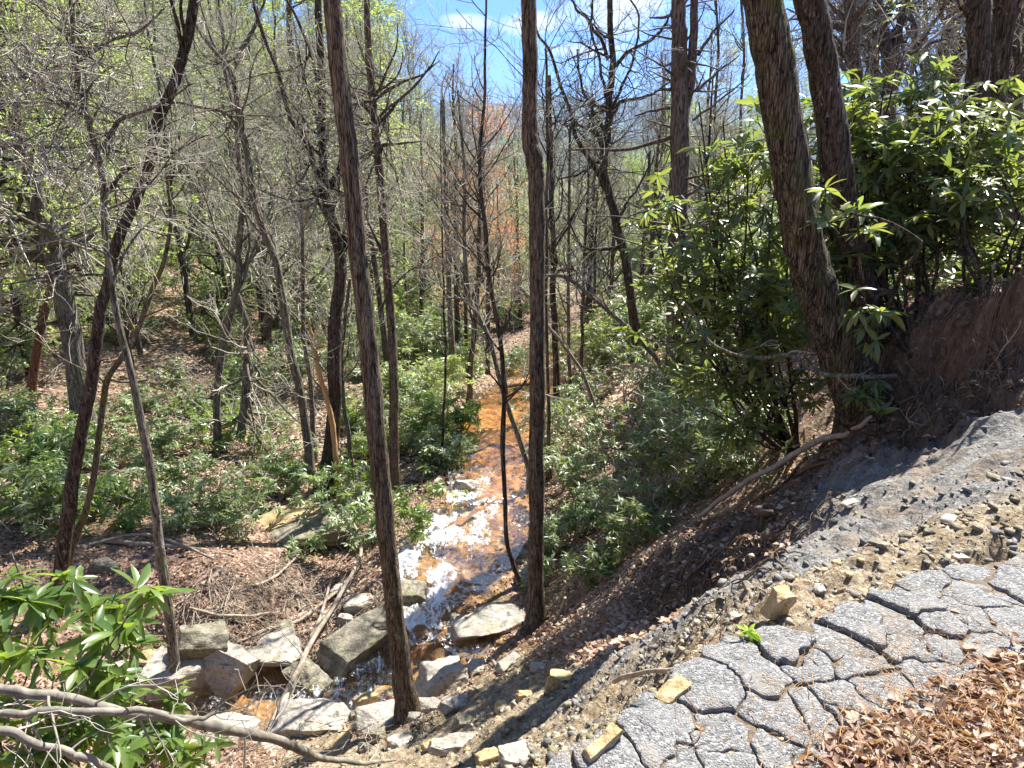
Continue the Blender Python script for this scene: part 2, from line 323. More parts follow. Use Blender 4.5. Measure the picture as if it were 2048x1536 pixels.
# ---------------------------------------------------------------- terrain
CTRL = [(u, v, D) for u, v, D in (
 (2048,1536,1.56),(1600,1536,1.56),(1160,1536,1.56),(1450,1300,2.02),(1900,1140,2.49),(2048,1130,2.52),(1800,1300,2.02),(2300,1300,2.02),(2300,1050,2.8),(2600,1200,2.3),
 (2048,1000,3.2),(2048,900,3.9),(1700,1130,2.85),(1530,1210,2.6),(1700,1000,4.2),(2048,780,4.8),(1900,900,4.5),(2048,690,5.2),(2048,640,6.0),(2048,575,7.5),(1800,850,5.5),(1800,705,6.3),(1930,640,7.0),(1900,760,5.5),
 (1500,1150,3.5),(1300,1200,4.9),(1400,1100,5.0),(1100,1300,5.5),(1075,1255,7.2),(1600,1000,5.0),(1720,830,6.0),(1765,770,6.5),(1500,1030,6.2),
 (1000,1536,2.9),(1000,1450,3.8),(950,1400,5.2),(900,1536,3.5),(820,1440,5.6),(700,1500,5.0),(600,1536,4.7),(300,1536,4.9),(0,1536,4.9),(-500,1536,4.5),(1100,1400,3.9),(1300,1400,2.7),(1300,1300,3.35),(1250,1490,2.15),(1200,1470,2.4),(1150,1536,1.75),
 (600,1200,8.0),(600,1050,10.0),(640,980,11.5),(400,900,13.0),(200,860,12.8),(50,800,14),(-300,800,13),(0,650,20),(100,550,26),(0,450,33),(400,600,26),(450,500,36),(300,400,48),(100,200,70),(600,200,120),(0,0,100),(-500,0,90),(500,50,150),(750,250,150),(850,330,160),
 (300,1200,7.2),(0,1200,6.8),(200,1050,8.8),(-300,1000,8),(450,1150,7.6),(450,1300,6.7),(300,1400,6.0),(0,1400,5.6),(700,1100,9.2),(760,1200,7.8),(800,1000,10.8),(860,900,13.2),(800,800,17),(700,700,24),(700,600,36),(700,500,60),
 (1050,700,28),(1000,600,46),(1000,500,78),(1000,420,130),(1300,600,26),(1300,500,50),(1300,420,110),(1600,430,80),(1560,470,40),(1800,420,50),(1200,900,11.5),(1200,1050,8.7),(1130,1150,7.9),(1130,1000,10.2),(1130,850,14.8),(1300,950,9.4),(1400,850,9.4),(1300,750,14),(1250,1150,6.6),(1500,650,14),(1700,550,15),(1900,420,28),(2048,330,45),(2500,400,20),(2500,600,7.5),(2500,800,4.6),(2300,250,60),(1600,750,9))]
# stream line: pixel, depth, width (m), foam
STR = [(300,1425,6.0,.5,.2),(440,1402,6.25,.55,.35),(560,1392,6.4,.75,.3),(660,1385,6.45,.8,1.1),(730,1372,6.55,.85,1.1),(800,1350,6.65,.8,.3),(880,1300,6.95,.95,.2),(862,1265,7.15,.42,1.3),(852,1225,7.4,.45,1.6),(885,1160,7.9,1.05,1.35),
       (920,1090,8.65,1.25,.9),(975,1030,9.5,1.1,.85),(985,985,10.2,1.05,.65),(985,930,11.6,1.2,.25),(975,880,13.2,1.5,.15),(1015,830,16,1.9,.12),(1050,785,19.5,1.9,.05),(1055,765,22,1.6,.4),(1050,745,24.5,1.6,.2),(1075,720,27,1.6,.1)]
SP3 = cat([P(a[0], a[1], a[2]) for a in STR], 240); SW = cat([(a[3], a[4], 0) for a in STR], 240); SWID = SW[:, 0]; SFOAM = SW[:, 1]
CTRL += [(a[0], a[1], a[2]) for a in STR]
def lp(x, y): r = np.hypot(x, y); return np.arctan2(x, y), np.log(r), r
cp = np.array([P(*c) for c in CTRL]); a_, b_, r_ = lp(cp[:, 0], cp[:, 1]); cval = cp[:, 2]/r_
for th in (-1.35, -1.0, 1.0, 1.35):
    for r0 in (.8, 2, 4, 9, 20, 50, 120):
        zz = {-1: np.interp(r0, (.8, 2, 4, 9, 20, 50, 120), (-1.7, -2.6, -3.8, -4.6, -2, 6, 25)), 1: np.interp(r0, (.8, 2, 4, 9, 20, 50, 120), (-1.6, -1.6, -1.5, -.9, -.5, 1, 3))}[1 if th > 0 else -1]
        a_ = np.append(a_, th); b_ = np.append(b_, math.log(r0)); cval = np.append(cval, zz/r0)
for th in (-.6, -.2, .2, .6):
    for r0 in (.45, .9): a_ = np.append(a_, th); b_ = np.append(b_, math.log(r0)); cval = np.append(cval, -1.6/r0)
kx = np.stack((a_*1.6, b_), -1)
def ker(d2): return .5*d2*np.log(d2+1e-12)
n_ = len(kx); K_ = ker(((kx[:, None]-kx[None])**2).sum(-1)); Pm = np.hstack((np.ones((n_, 1)), kx))
A_ = np.zeros((n_+3, n_+3)); A_[:n_, :n_] = K_+np.eye(n_)*2e-4; A_[:n_, n_:] = Pm; A_[n_:, :n_] = Pm.T
sol = np.linalg.solve(A_, np.append(cval, (0, 0, 0)))
def base_h(x, y):
    sh = np.shape(x); x = np.ravel(x); y = np.ravel(y); th, lr, r = lp(x, y); th = np.clip(th, -1.4, 1.4); lr = np.clip(lr, math.log(.45), math.log(190))
    q = np.stack((th*1.6, lr), -1); out = np.empty(len(x))
    for i in range(0, len(x), 20000):
        s = q[i:i+20000]; out[i:i+20000] = ker(((s[:, None]-kx[None])**2).sum(-1))@sol[:n_]+sol[n_]+s@sol[n_+1:]
    return (out*np.exp(lr)).reshape(sh)
def sdist(x, y):
    """distance to stream line in widths, and index"""
    sh = np.shape(x); x = np.ravel(x); y = np.ravel(y); d = np.full(len(x), 99.); ii = np.zeros(len(x), int)
    near = np.where((y > 4.5) & (y < 32) & (np.abs(x) < 8))[0]
    for i in range(0, len(near), 20000):
        s = near[i:i+20000]; dd = (x[s, None]-SP3[None, :, 0])**2+(y[s, None]-SP3[None, :, 1])**2; k = dd.argmin(1)
        d[s] = np.sqrt(dd[np.arange(len(s)), k]); ii[s] = k
    return d.reshape(sh), ii.reshape(sh)
def inpoly(u, v, poly, soft=0):
    c = np.zeros(np.shape(u), bool); n = len(poly)
    for i in range(n):
        x1, y1 = poly[i]; x2, y2 = poly[i-1]
        k = ((y1 > v) != (y2 > v)) & (u < (x2-x1)*(v-y1)/((y2-y1) or 1e-9)+x1); c ^= k
    return c
# plan-view outlines (world metres) taken once from the photograph
def plan(poly, zf): # pixel -> XY on the smooth terrain
    return [tuple(hit(u, v)[:2]) for u, v in poly]
def hit(u, v, fn=None):
    fn = fn or base_h; D = np.geomspace(.9, 190, 700); p = np.stack([P(u, v, 1.)]*len(D))*D[:, None]
    h = fn(p[:, 0], p[:, 1]); k = np.where(p[:, 2] <= h)[0]
    if len(k) == 0: return p[-1]
    k = max(k[0], 1); a, b = D[k-1], D[k]; fa = p[k-1, 2]-h[k-1]; fb = p[k, 2]-h[k]; t = fa/(fa-fb+1e-12); return P(u, v, a+(b-a)*t)
ROADP = [(1090,1700),(1150,1545),(1260,1470),(1350,1420),(1380,1360),(1470,1300),(1570,1290),(1640,1290),(1720,1240),(1800,1215),(1900,1170),(2100,1130),(2300,1110),(2700,1130),(2700,2200),(1090,2200)]
def hit_road(u, v):
    p = P(u, v, 1.); D = -1.6/p[2]; return p*D
roadxy = [tuple(hit_road(u, v)[:2]) for u, v in ROADP]; roadxy[-2] = (6., -4.); roadxy[-1] = (-.6, -4.)
roadxy = [(x-.05, y+.09) if i < len(roadxy)-2 else (x, y) for i, (x, y) in enumerate(roadxy)]
GRAVP = plan([(1290,1500),(1380,1350),(1560,1270),(1800,1180),(2100,1090),(2300,900),(2300,760),(2048,770),(1900,840),(1760,900),(1620,960),(1560,1060),(1450,1180),(1300,1260),(1150,1340),(1050,1440),(1100,1536),(1200,1560)], 0)
TANP = plan([(1000,1700),(1000,1500),(1250,1360),(1450,1230),(1560,1190),(1800,1080),(2200,960),(2200,1120),(1900,1165),(1640,1290),(1450,1310),(1350,1420),(1160,1560),(1100,1700)], 0)
TAN2 = plan([(500,1600),(560,1470),(740,1450),(900,1400),(1000,1300),(1060,1290),(1150,1350),(1250,1400),(1200,1600)], 0)
SOILP = plan([(1720,860),(1790,740),(1900,660),(2100,560),(2400,560),(2400,740),(2048,780),(1900,850),(1650,960),(1500,1080),(1400,1180),(1280,1210),(1250,1150),(1400,1050)], 0)
TOPP = plan([(1730,800),(1790,770),(1860,735),(1950,720),(2048,690),(2200,640),(2300,560),(1950,560),(1800,640)], 0)
def polymask(x, y, poly, soft=.12, sd=3):
    """signed-distance style soft mask with a wobbling edge"""
    x = x+.25*soft*4*vn(x*3, y*3, sd); y = y+.25*soft*4*vn(x*3+9, y*3, sd+1)
    c = inpoly(x, y, poly); d = np.full(np.shape(x), 1e9)
    for i in range(len(poly)):
        x1, y1 = poly[i-1]; x2, y2 = poly[i]; dx, dy = x2-x1, y2-y1; t = np.clip(((x-x1)*dx+(y-y1)*dy)/(dx*dx+dy*dy+1e-12), 0, 1)
        d = np.minimum(d, np.hypot(x-x1-t*dx, y-y1-t*dy))
    return np.clip(.5+np.where(c, d, -d)/(2*soft), 0, 1)
def masks(x, y):
    m = {}; m['road'] = polymask(x, y, roadxy, .03); m['gravel'] = polymask(x, y, GRAVP, .1, 5); m['tan'] = np.maximum(polymask(x, y, TANP, .08, 7), polymask(x, y, TAN2, .25, 8)); m['soil'] = polymask(x, y, SOILP, .12, 9)
    far = y > 12
    tp = polymask(x, y, TOPP, .1, 13); m['soil'] = m['soil']*(1-.75*tp); m['gravel'] = m['gravel']*(1-tp)
    for k in ('gravel', 'tan', 'soil'): m[k] = np.where(far, 0, m[k])
    return m
HOLES = []
def H(x, y, full=False):
    x = np.asarray(x, float); y = np.asarray(y, float); h = base_h(x, y); r = np.hypot(x, y); mk = masks(x, y)
    d, ii = sdist(x, y); w = SWID[ii]*.5; wz = SP3[ii, 2]
    e = d+.22*fbm(x*2.5, y*2.5, 3, 21); bedm = np.clip(1-(e-w)/.30, 0, 1); bedm = bedm*bedm*(3-2*bedm)
    bh = wz-.11+.16*fbm(x*2.6, y*2.6, 4, 31, .6)+.05*fbm(x*11, y*11, 2, 32)
    # gentle large relief + rough small relief
    amp = .30*np.clip((r-4)/20, 0, 1)
    h = h+amp*fbm(x*.35, y*.35, 3, 41)
    rough = .10*fbm(x*2.1, y*2.1, 5, 51, .55)
    rf = (1-mk['road'])*np.clip(1-r/60, .15, 1)
    tl = (x*.83+y*.55)        # bedding runs along the bank: thin ledges
    ledge = .085*vn(tl*.9, (h*7+x*.6-y*.9)*2.2, 61)+.045*vn(tl*4, (h*14-y*2)*2.5, 62)
    g = np.maximum(mk['gravel'], mk['tan'])
    q_ = y*.95-x*.30+.15*vn(x*1.5, y*1.5, 64); al = x*.95+y*.3; groove = .13*vn(q_*3.2, al*.7, 65)+.07*vn(q_*8, al*1.6, 66)+.03*vn(q_*20, al*5, 67)
    for hx, hy, hr, hd in HOLES: h = h-hd*np.exp(-((x-hx)**2+(y-hy)**2)/hr**2)
    sm = .036*fbm(x*14, y*14, 4, 71, .6)+.022*np.abs(vn(x*42, y*42, 72))-.03*np.maximum(vn(x*6, y*6, 73)-.15, 0)
    clod = .09*fbm(x*5.5, y*5.5, 4, 81, .6)
    h = h+rf*(rough+groove*g*(1-.6*mk['tan'])+ledge*g+clod*mk['soil']*2.2+sm*(g+mk['soil']))
    band = np.where((r < 11) & (x > 1.5), 1, 0)*np.clip(polymask(x, y, TOPP, .9, 13)*(1-polymask(x, y, TOPP, .9, 13))*4, 0, 1)
    h = h+.50*(polymask(x, y, TOPP, .05, 13)-.35)*band+band*(.22*fbm(x*4, y*4, 5, 91, .65)+.05*np.abs(vn(x*22, y*22, 92)))
    h = h-.13*(1-mk['road'])*polymask(x, y, roadxy, .35)*np.clip(2.2-r*.4, 0, 1)
    h = np.where(mk['road'] > 0, h*(1-mk['road'])+(-1.611+.006*fbm(x*20, y*20, 2, 3))*mk['road'], h)
    h = h*(1-bedm)+np.minimum(bh, h+.05)*bedm
    fall = np.clip((r-190)/900, 0, 1); h = h-fall*70-fall*60*fbm(x*.004, y*.004, 2, 99)
    if full: mk['bed'] = bedm; return h, mk
    return h
def G(u, v): return hit(u, v, H)
def on(u, v, dz=0): p = G(u, v); p[2] += dz; return p
HOLES = []
_hh = [G(1390,1165), G(1470,1110), G(1300,1180), G(1560,1050)]
HOLES = [(q[0], q[1], .42, d) for q, d in zip(_hh, (.30, .22, .15, .18))]
print('terrain fn ready')
th = np.concatenate((np.linspace(-math.pi, -.93, 34)[:-1], np.linspace(-.93, .93, 600), np.linspace(.93, math.pi, 34)[1:]))
rr_ = np.concatenate((np.geomspace(.12, 190, 820), np.geomspace(190, 1500, 30)[1:]))
TH, RR = np.meshgrid(th, rr_); X = np.sin(TH)*RR; Y = np.cos(TH)*RR
Z, mk = H(X, Y, True)
mb = MB(); nr, nt = X.shape; i = np.arange(nr-1)[:, None]*nt; j = np.arange(nt-1)[None]
mb.add(np.stack((X, Y, Z), -1), np.stack((i+j, i+nt+j, i+nt+j+1, i+j+1), -1).reshape(-1, 4))
t = NT('forest_floor'); v = t.coord(); nb = t.noise(v, 1.1, 5, .6); nm = t.noise(v, 9, 6, .65); nf = t.noise(v, 70, 4, .7)
vo = t.node('ShaderNodeTexVoronoi', Scale=26., Vector=v); vr = t.n.new('ShaderNodeSeparateColor'); t.l.new(vo.outputs['Color'], vr.inputs[0])
lit = t.ramp(vr.outputs[0], [(0, (.12, .07, .05)), (.4, (.25, .155, .11)), (.7, (.34, .23, .17)), (1, (.42, .31, .24))])
lit = t.mix(t.sstep(nm, .5, .62), lit, (.10, .07, .05)); lit = t.mix(t.math('MULTIPLY', t.sstep(nb, .48, .62), .35), lit, (.12, .13, .05))
sy0 = t.n.new('ShaderNodeSeparateXYZ'); t.l.new(v, sy0.inputs[0]); lit = t.mix(t.math('MULTIPLY', t.sstep(sy0.outputs[1], 28., 60.), .75), lit, t.mix(nm, (.05, .06, .03), (.19, .21, .12)))
grv = t.ramp(t.math('ADD', t.math('MULTIPLY', nf, .65), t.math('MULTIPLY', nm, .35)), [(.33, (.06, .055, .05)), (.5, (.15, .145, .135)), (.63, (.33, .32, .30))])
tan_ = t.ramp(t.math('ADD', t.math('MULTIPLY', nf, .5), t.math('MULTIPLY', nm, .5)), [(.35, (.085, .06, .035)), (.49, (.215, .165, .105)), (.64, (.42, .36, .26))])
soil = t.ramp(t.math('ADD', t.math('MULTIPLY', nf, .4), t.math('MULTIPLY', nm, .6)), [(.35, (.045, .033, .024)), (.5, (.105, .078, .056)), (.66, (.24, .18, .13))])
bed = t.ramp(t.math('ADD', t.math('MULTIPLY', nf, .25), t.math('MULTIPLY', t.noise(v, 5, 6, .65), .75)), [(.34, (.07, .035, .017)), (.46, (.28, .135, .045)), (.56, (.55, .29, .09)), (.66, (.52, .42, .28))])
grv = t.mix(t.math('MULTIPLY', t.sstep(t.noise(v, 2.6, 6, .7), .47, .60), .75), grv, (.20, .155, .11)); c = t.mix(t.attr('soil'), lit, soil); c = t.mix(t.attr('gravel'), c, grv); c = t.mix(t.attr('tan'), c, tan_); sy = t.n.new('ShaderNodeSeparateXYZ'); t.l.new(v, sy.inputs[0]); bed = t.mix(t.math('MULTIPLY', t.math('SUBTRACT', 1., t.sstep(sy.outputs[1], 7.5, 12.)), .55), bed, t.mix(nm, (.09, .065, .045), (.34, .27, .19))); c = t.mix(t.attr('bed'), c, bed)
c = t.mix(t.attr('road'), c, t.mix(nm, (.10, .08, .06), (.22, .16, .10)))
hh = t.math('ADD', t.math('MULTIPLY', nf, .5), t.math('ADD', t.math('MULTIPLY', nm, .8), t.math('MULTIPLY', vo.outputs[0], .5)))
M['ground'] = t.done(t.bsdf(c, .9, t.bump(hh, .8, .03), .2))
gnd = mb.build('ground', M['ground'], attrs={k: a.ravel() for k, a in mk.items()}); gnd['kind'] = 'structure'
print('ground', len(gnd.data.vertices))
# distant mountains
mb = MB(); a = np.linspace(-.75, .75, 260); rr2 = np.geomspace(1400, 9500, 120); A2, R2 = np.meshgrid(a, rr2); x = np.sin(A2)*R2; y = np.cos(A2)*R2
rg = np.exp(-((R2-6500)/1500)**2)*(330+90*np.sin(A2*5+1.2)+130*fbm(A2*9, R2*.0006, 4, 5))+np.exp(-((R2-3300)/700)**2)*(95+90*fbm(A2*7+3, R2*.001, 4, 7)+80*np.clip(A2*2, -.3, 1))
z = -110+rg+fbm(x*.0025, y*.0025, 4, 8)*70; nr, nt = x.shape; i = np.arange(nr-1)[:, None]*nt; j = np.arange(nt-1)[None]
mb.add(np.stack((x, y, z), -1), np.stack((i+j, i+nt+j, i+nt+j+1, i+j+1), -1).reshape(-1, 4))
t = NT('far_forest'); v = t.coord(); n1 = t.noise(v, .0035, 5, .7); n2 = t.noise(v, .05, 3, .7)
c = t.ramp(n1, [(.38, (.05, .055, .045)), (.5, (.10, .085, .07)), (.6, (.10, .17, .04)), (.7, (.16, .24, .05))]); c = t.mix(t.math('MULTIPLY', n2, .7), c, (.03, .04, .03))
hills = mb.build('hills', t.done(t.bsdf(c, .95, t.bump(n2, 1, 12), .1))); hills['kind'] = 'structure'

# ---------------------------------------------------------------- road
rngr = rs(5)
t = NT('old_asphalt'); v = t.coord(); vo = t.node('ShaderNodeTexVoronoi', Scale=150., Vector=v); vs = t.n.new('ShaderNodeSeparateColor'); t.l.new(vo.outputs['Color'], vs.inputs[0])
nf = t.noise(v, 320, 3, .7); nm = t.noise(v, 7, 5, .65)
c = t.ramp(vs.outputs[0], [(0, (.095, .094, .09)), (.45, (.19, .187, .18)), (.8, (.26, .256, .245)), (.93, (.42, .41, .38))])
c = t.mix(t.math('MULTIPLY', t.sstep(nm, .42, .65), .55), c, (.25, .245, .235)); c = t.mix(t.math('MULTIPLY', t.sstep(nf, .52, .70), .7), c, (.07, .07, .07))
c = t.mix(t.math('MULTIPLY', t.sstep(t.noise(v, 3, 4), .56, .66), .3), c, (.26, .20, .13))
hh = t.math('SUBTRACT', t.math('MULTIPLY', nf, .7), vo.outputs[0])
M['asphalt'] = t.done(t.bsdf(c, .85, t.bump(hh, .9, .006), .3))
# cell seeds: pixel centres of the plates in the photo, the rest random
seedpx = [(1585,1300),(1680,1300),(1730,1250),(1500,1335),(1620,1330),(1420,1385),(1730,1340),(1560,1440),(1640,1440),(1700,1400),(1440,1460),(1760,1370),(1850,1350),(1550,1495),(1300,1500),(1450,1530),(1250,1520),(1700,1440),
 (1830,1210),(1880,1240),(1960,1190),(2030,1165),(1940,1230),(1900,1290),(2010,1235),(1970,1300),(1830,1300),(1800,1240),(2000,1350),(1640,1540),(1340,1440),(1360,1530)]
seeds = [tuple(hit_road(u, v)[:2]) for u, v in seedpx]
for tries in range(4000):
    p = (rngr.uniform(-.6, 4.5), rngr.uniform(-1.8, 2.9))
    if inpoly(np.array([p[0]]), np.array([p[1]]), roadxy)[0] and min(math.hypot(p[0]-a, p[1]-b) for a, b in seeds) > .165: seeds.append(p)
ghost = []
for i in range(len(roadxy)):
    (x1, y1), (x2, y2) = roadxy[i-1], roadxy[i]; L_ = math.hypot(x2-x1, y2-y1); ex, ey = (x2-x1)/L_, (y2-y1)/L_; 
    for q in np.arange(.06, L_, .13):
        for sg in (1, -1):
            gx, gy = x1+ex*q-ey*sg*.11+rngr.uniform(-.02, .02), y1+ey*q+ex*sg*.11+rngr.uniform(-.02, .02)
            if not inpoly(np.array([gx]), np.array([gy]), roadxy)[0]: ghost.append((gx, gy))
def clip(poly, a, b, c):
    out = []
    for i in range(len(poly)):
        p, q = poly[i-1], poly[i]; dp = a*p[0]+b*p[1]-c; dq = a*q[0]+b*q[1]-c
        if (dp <= 0) != (dq <= 0): s_ = dp/(dp-dq); out.append((p[0]+s_*(q[0]-p[0]), p[1]+s_*(q[1]-p[1])))
        if dq <= 0: out.append(q)
    return out
def plate(mb, poly, cx, cy, z, th, r, tilt=(0, 0)):
    """one broken slab with a ragged outline and rounded rim"""
    pts = np.array(poly); per = np.vstack((pts, pts[:1])); seg = np.hypot(*np.diff(per, axis=0).T); cum = np.concatenate(([0], np.cumsum(seg)))
    n = int(np.clip(cum[-1]/.009, 30, 150)); s_ = np.linspace(0, cum[-1], n, endpoint=False)
    ox = np.interp(s_, cum, per[:, 0]); oy = np.interp(s_, cum, per[:, 1]); wx, wy = ox.copy(), oy.copy(); ox = ox+.045*fbm(wx*9, wy*9, 5, 61, .65); oy = oy+.045*fbm(wx*9+40, wy*9, 5, 62, .65); c = np.array((cx, cy)); o = np.stack((ox, oy), -1)
    for _ in range(1): o = .5*o+.25*(np.roll(o, 1, 0)+np.roll(o, -1, 0))
    dv = o-c; L = np.linalg.norm(dv, axis=1, keepdims=True); o = c+dv*(1-np.clip((.0025+.016*np.maximum(fbm(o[:, 0]*8, o[:, 1]*8, 4, 4, .7)-.05, 0)[:, None])/L, 0, .5))
    rings = [(1., -th), (1.0, -.008), (.988, -.002), (.97, 0.), (.88, .001)]+[(q, .003) for q in (.72, .54, .36, .18)]
    V = []
    for q, dz in rings:
        xy = c+(o-c)*q; zz = z+dz+.012*fbm(xy[:, 0]*14, xy[:, 1]*14, 3, 8)+.0035*fbm(xy[:, 0]*70, xy[:, 1]*70, 2, 9)+tilt[0]*(xy[:, 0]-cx)+tilt[1]*(xy[:, 1]-cy)
        if dz == -th: xy = c+(xy-c)*.97
        V.append(np.column_stack((xy, zz)))
    V.append(np.array(((cx, cy, z+.003),))); nr_ = len(rings); q_ = []
    for k in range(nr_-1):
        for a in range(n): q_.append((k*n+a, k*n+(a+1) % n, (k+1)*n+(a+1) % n, (k+1)*n+a))
    mb.add(np.vstack(V), q_, [((nr_-1)*n+a, (nr_-1)*n+(a+1) % n, nr_*n) for a in range(n)])
road = MB(); chunk_labels = {0: 'large rough asphalt slab at the broken road edge right of the grey stick', 3: 'dark asphalt slab touching the end of the curved grey stick', 5: 'dark asphalt slab overhanging the drop left of the curved stick end',
 2: 'small asphalt slab sunk in gravel below the ochre upright stone', 14: 'pale asphalt slab in the bottom corner beside the long ochre stone', 18: 'asphalt piece broken off at the gravel edge farther along the road', 19: 'small asphalt slab at the crumbling rim above the ochre stone'}
for k, (cx, cy) in enumerate(seeds):
    poly = [(cx-.45, cy-.45), (cx+.45, cy-.45), (cx+.45, cy+.45), (cx-.45, cy+.45)]
    for a, b in seeds+ghost:
        if (a, b) == (cx, cy) or math.hypot(a-cx, b-cy) > .9: continue
        dx, dy = a-cx, b-cy; poly = clip(poly, dx, dy, (dx*(a+cx)+dy*(b+cy))/2)
        if len(poly) < 3: break
    if len(poly) < 3: continue
    q = np.array(poly); c = q.mean(0)
    ins = inpoly(q[:, 0], q[:, 1], roadxy)
    for _ in range(4):
        q = np.where(ins[:, None], q, c+(q-c)*.85); ins = inpoly(q[:, 0], q[:, 1], roadxy)
    if k in chunk_labels:
        m1 = MB(); plate(m1, q, c[0], c[1], -1.597+rngr.uniform(0, .012), .06, rngr, (rngr.uniform(-.05, .02), rngr.uniform(-.05, .02)))
        tag(m1.build('asphalt_slab', M['asphalt'], origin=(c[0], c[1], -1.6)), chunk_labels[k], 'asphalt slab', 'loose asphalt slabs along the broken road edge')
    else: plate(road, q, c[0], c[1], -1.602+rngr.uniform(-.006, .006), .055, rngr, (rngr.uniform(-.02, .02), rngr.uniform(-.02, .02)))
rd = road.build('road', M['asphalt']); rd['kind'] = 'structure'
print('road')
# ---------------------------------------------------------------- water
mb = MB(); nu = 46; T = np.gradient(SP3[:, :2], axis=0); T /= np.linalg.norm(T, axis=1, keepdims=True); Nn = np.stack((T[:, 1], -T[:, 0]), -1)
sl_ = cat(np.column_stack((SP3, )), 900); ti = np.linspace(0, 239, 900); wid = np.interp(ti, np.arange(240), SWID); fo = np.interp(ti, np.arange(240), SFOAM)
nx = np.interp(ti, np.arange(240), Nn[:, 0]); ny = np.interp(ti, np.arange(240), Nn[:, 1]); s_ = np.linspace(-.66, .66, nu)
X = sl_[:, 0:1]+nx[:, None]*wid[:, None]*s_[None]; Y = sl_[:, 1:2]+ny[:, None]*wid[:, None]*s_[None]
st_ = np.abs(np.gradient(sl_[:, 2]))/np.maximum(np.hypot(np.gradient(sl_[:, 0]), np.gradient(sl_[:, 1])), 1e-3)
fn = .5+.9*fbm(X*4.5+.3*fbm(X*9, Y*9, 2, 1), Y*2.6, 4, 12, .6); fine = fbm(X*26, Y*18, 3, 14, .65)
foam = np.clip(fo[:, None]*(1-.5*np.abs(s_[None])**2)*(.72+1.3*(fn-.5))*(1-.75*s_[None]*np.clip((ti[:, None]-85)/20, 0, 1)), 0, 1.2)
Z = sl_[:, 2:3]+.02*fbm(X*6, Y*5, 3, 15)+foam*(.02+.07*fbm(X*16, Y*12, 4, 16, .7))+.012*fbm(X*22, Y*16, 2, 17)
i = np.arange(899)[:, None]*nu; j = np.arange(nu-1)[None]; mb.add(np.stack((X, Y, Z), -1), np.stack((i+j, i+nu+j, i+nu+j+1, i+j+1), -1).reshape(-1, 4))
t = NT('stream_water'); v = t.coord(); g = t.noise(v, 30, 4, .6); bp = t.bump(g, .35, .015); f = t.node('ShaderNodeFresnel', IOR=1.33, Normal=bp)
tr = t.n.new('ShaderNodeBsdfTransparent'); tr.inputs[0].default_value = (.93, .86, .72, 1); gl = t.node('ShaderNodeBsdfGlossy', Roughness=.12, Normal=bp)
m1 = t.n.new('ShaderNodeMixShader'); t.l.new(t.math('MULTIPLY', f.outputs[0], .32), m1.inputs[0]); t.l.new(tr.outputs[0], m1.inputs[1]); t.l.new(gl.outputs[0], m1.inputs[2])
wf = t.sstep(t.math('ADD', t.math('MULTIPLY', t.attr('foam'), .60), t.math('ADD', t.math('MULTIPLY', t.math('SUBTRACT', t.noise(t.coord((15, 6, 15)), 1, 7, .8, 1.2), .5), 2.2), t.math('MULTIPLY', t.math('SUBTRACT', t.noise(v, 80, 4, .8), .5), 1.1))), .30, .80)
df = t.bsdf((.90, .90, .89), .6, t.bump(t.noise(v, 90, 3), .6, .01), .4)
m2 = t.n.new('ShaderNodeMixShader'); t.l.new(wf, m2.inputs[0]); t.l.new(m1.outputs[0], m2.inputs[1]); t.l.new(df, m2.inputs[2])
wat = mb.build('stream', t.done(m2.outputs[0]), attrs={'foam': foam.ravel()}); wat['kind'] = 'structure'
# ---------------------------------------------------------------- rocks
def rock_mesh(r, dims, sub=4, facets=14, rough=.05, layers=0.):
    """a boulder: sphere cut flat by random planes, then roughened"""
    import bmesh
    bm = bmesh.new(); bmesh.ops.create_icosphere(bm, subdivisions=sub, radius=1.); V = np.array([v.co[:] for v in bm.verts]); T_ = np.array([[v.index for v in f.verts] for f in bm.faces]); bm.free()
    V = V*1.25; pn = nrm(r.randn(facets, 3)); pn = np.vstack((pn, np.array(((0, 0, 1.), (0, 0, -1), (1, .1, 0), (-1, .1, .1), (0, 1, .1), (0, -1, 0)))+.12*r.randn(6, 3))); pn = nrm(pn)
    pd = .62+.30*r.rand(len(pn)); pd[-6:] = .62+.12*r.rand(6)
    for _ in range(2):
        for n, d in zip(pn, pd):
            e = V@n-d; V = V-np.where(e > 0, e, 0)[:, None]*n
    V = V/np.abs(V).max(0)*.5*np.asarray(dims)
    s = max(dims); k = 3.2/s
    nn = fbm(V[:, 0]*k+5, V[:, 1]*k+V[:, 2]*k*1.3, 4, r.randint(999), .6)*rough*s; V = V+nrm(V)*nn[:, None]
    if layers: V[:, :2] *= (1+layers*vn(V[:, 2]*60/s, V[:, 0]*1.5, 4))[:, None]
    return V, T_
def rot(V, ax, a):
    c, s = math.cos(a), math.sin(a); i, j = {'x': (1, 2), 'y': (2, 0), 'z': (0, 1)}[ax]; W_ = V.copy(); W_[:, i] = c*V[:, i]-s*V[:, j]; W_[:, j] = s*V[:, i]+c*V[:, j]; return W_
NR = [0]
def rock(u, v, wpx, ratio, mat, label, az_=0., tilt=0., roll=0., sink=.25, name='boulder', layers=.06, group=None, sub=5, catg='boulder', rough=.075, facets=14):
    NR[0] += 1; r = rs(100+NR[0]); p = G(u, v); zc = proj(p)[2]; w = wpx*zc/F; dims = (w, w*ratio[0], w*ratio[1])
    V, T_ = rock_mesh(r, dims, sub, facets, rough, layers); V = rot(V, 'x', roll); V = rot(V, 'y', tilt); V = rot(V, 'z', az_)
    hgt = np.ptp(V[:, 2]); c = np.array((p[0], p[1]+w*ratio[0]*.15, p[2]+hgt*(.44-sink))); mb = MB(); mb.add(V+c, None, T_)
    return tag(mb.build(name, M[mat], origin=c), label, catg, group)
rock(745,1300,235,(.36,.20),'rock_dark','long mossy layered boulder lying diagonally behind the left main trunk',.75,-.12,.25,.1,sub=5,layers=.08,facets=8)
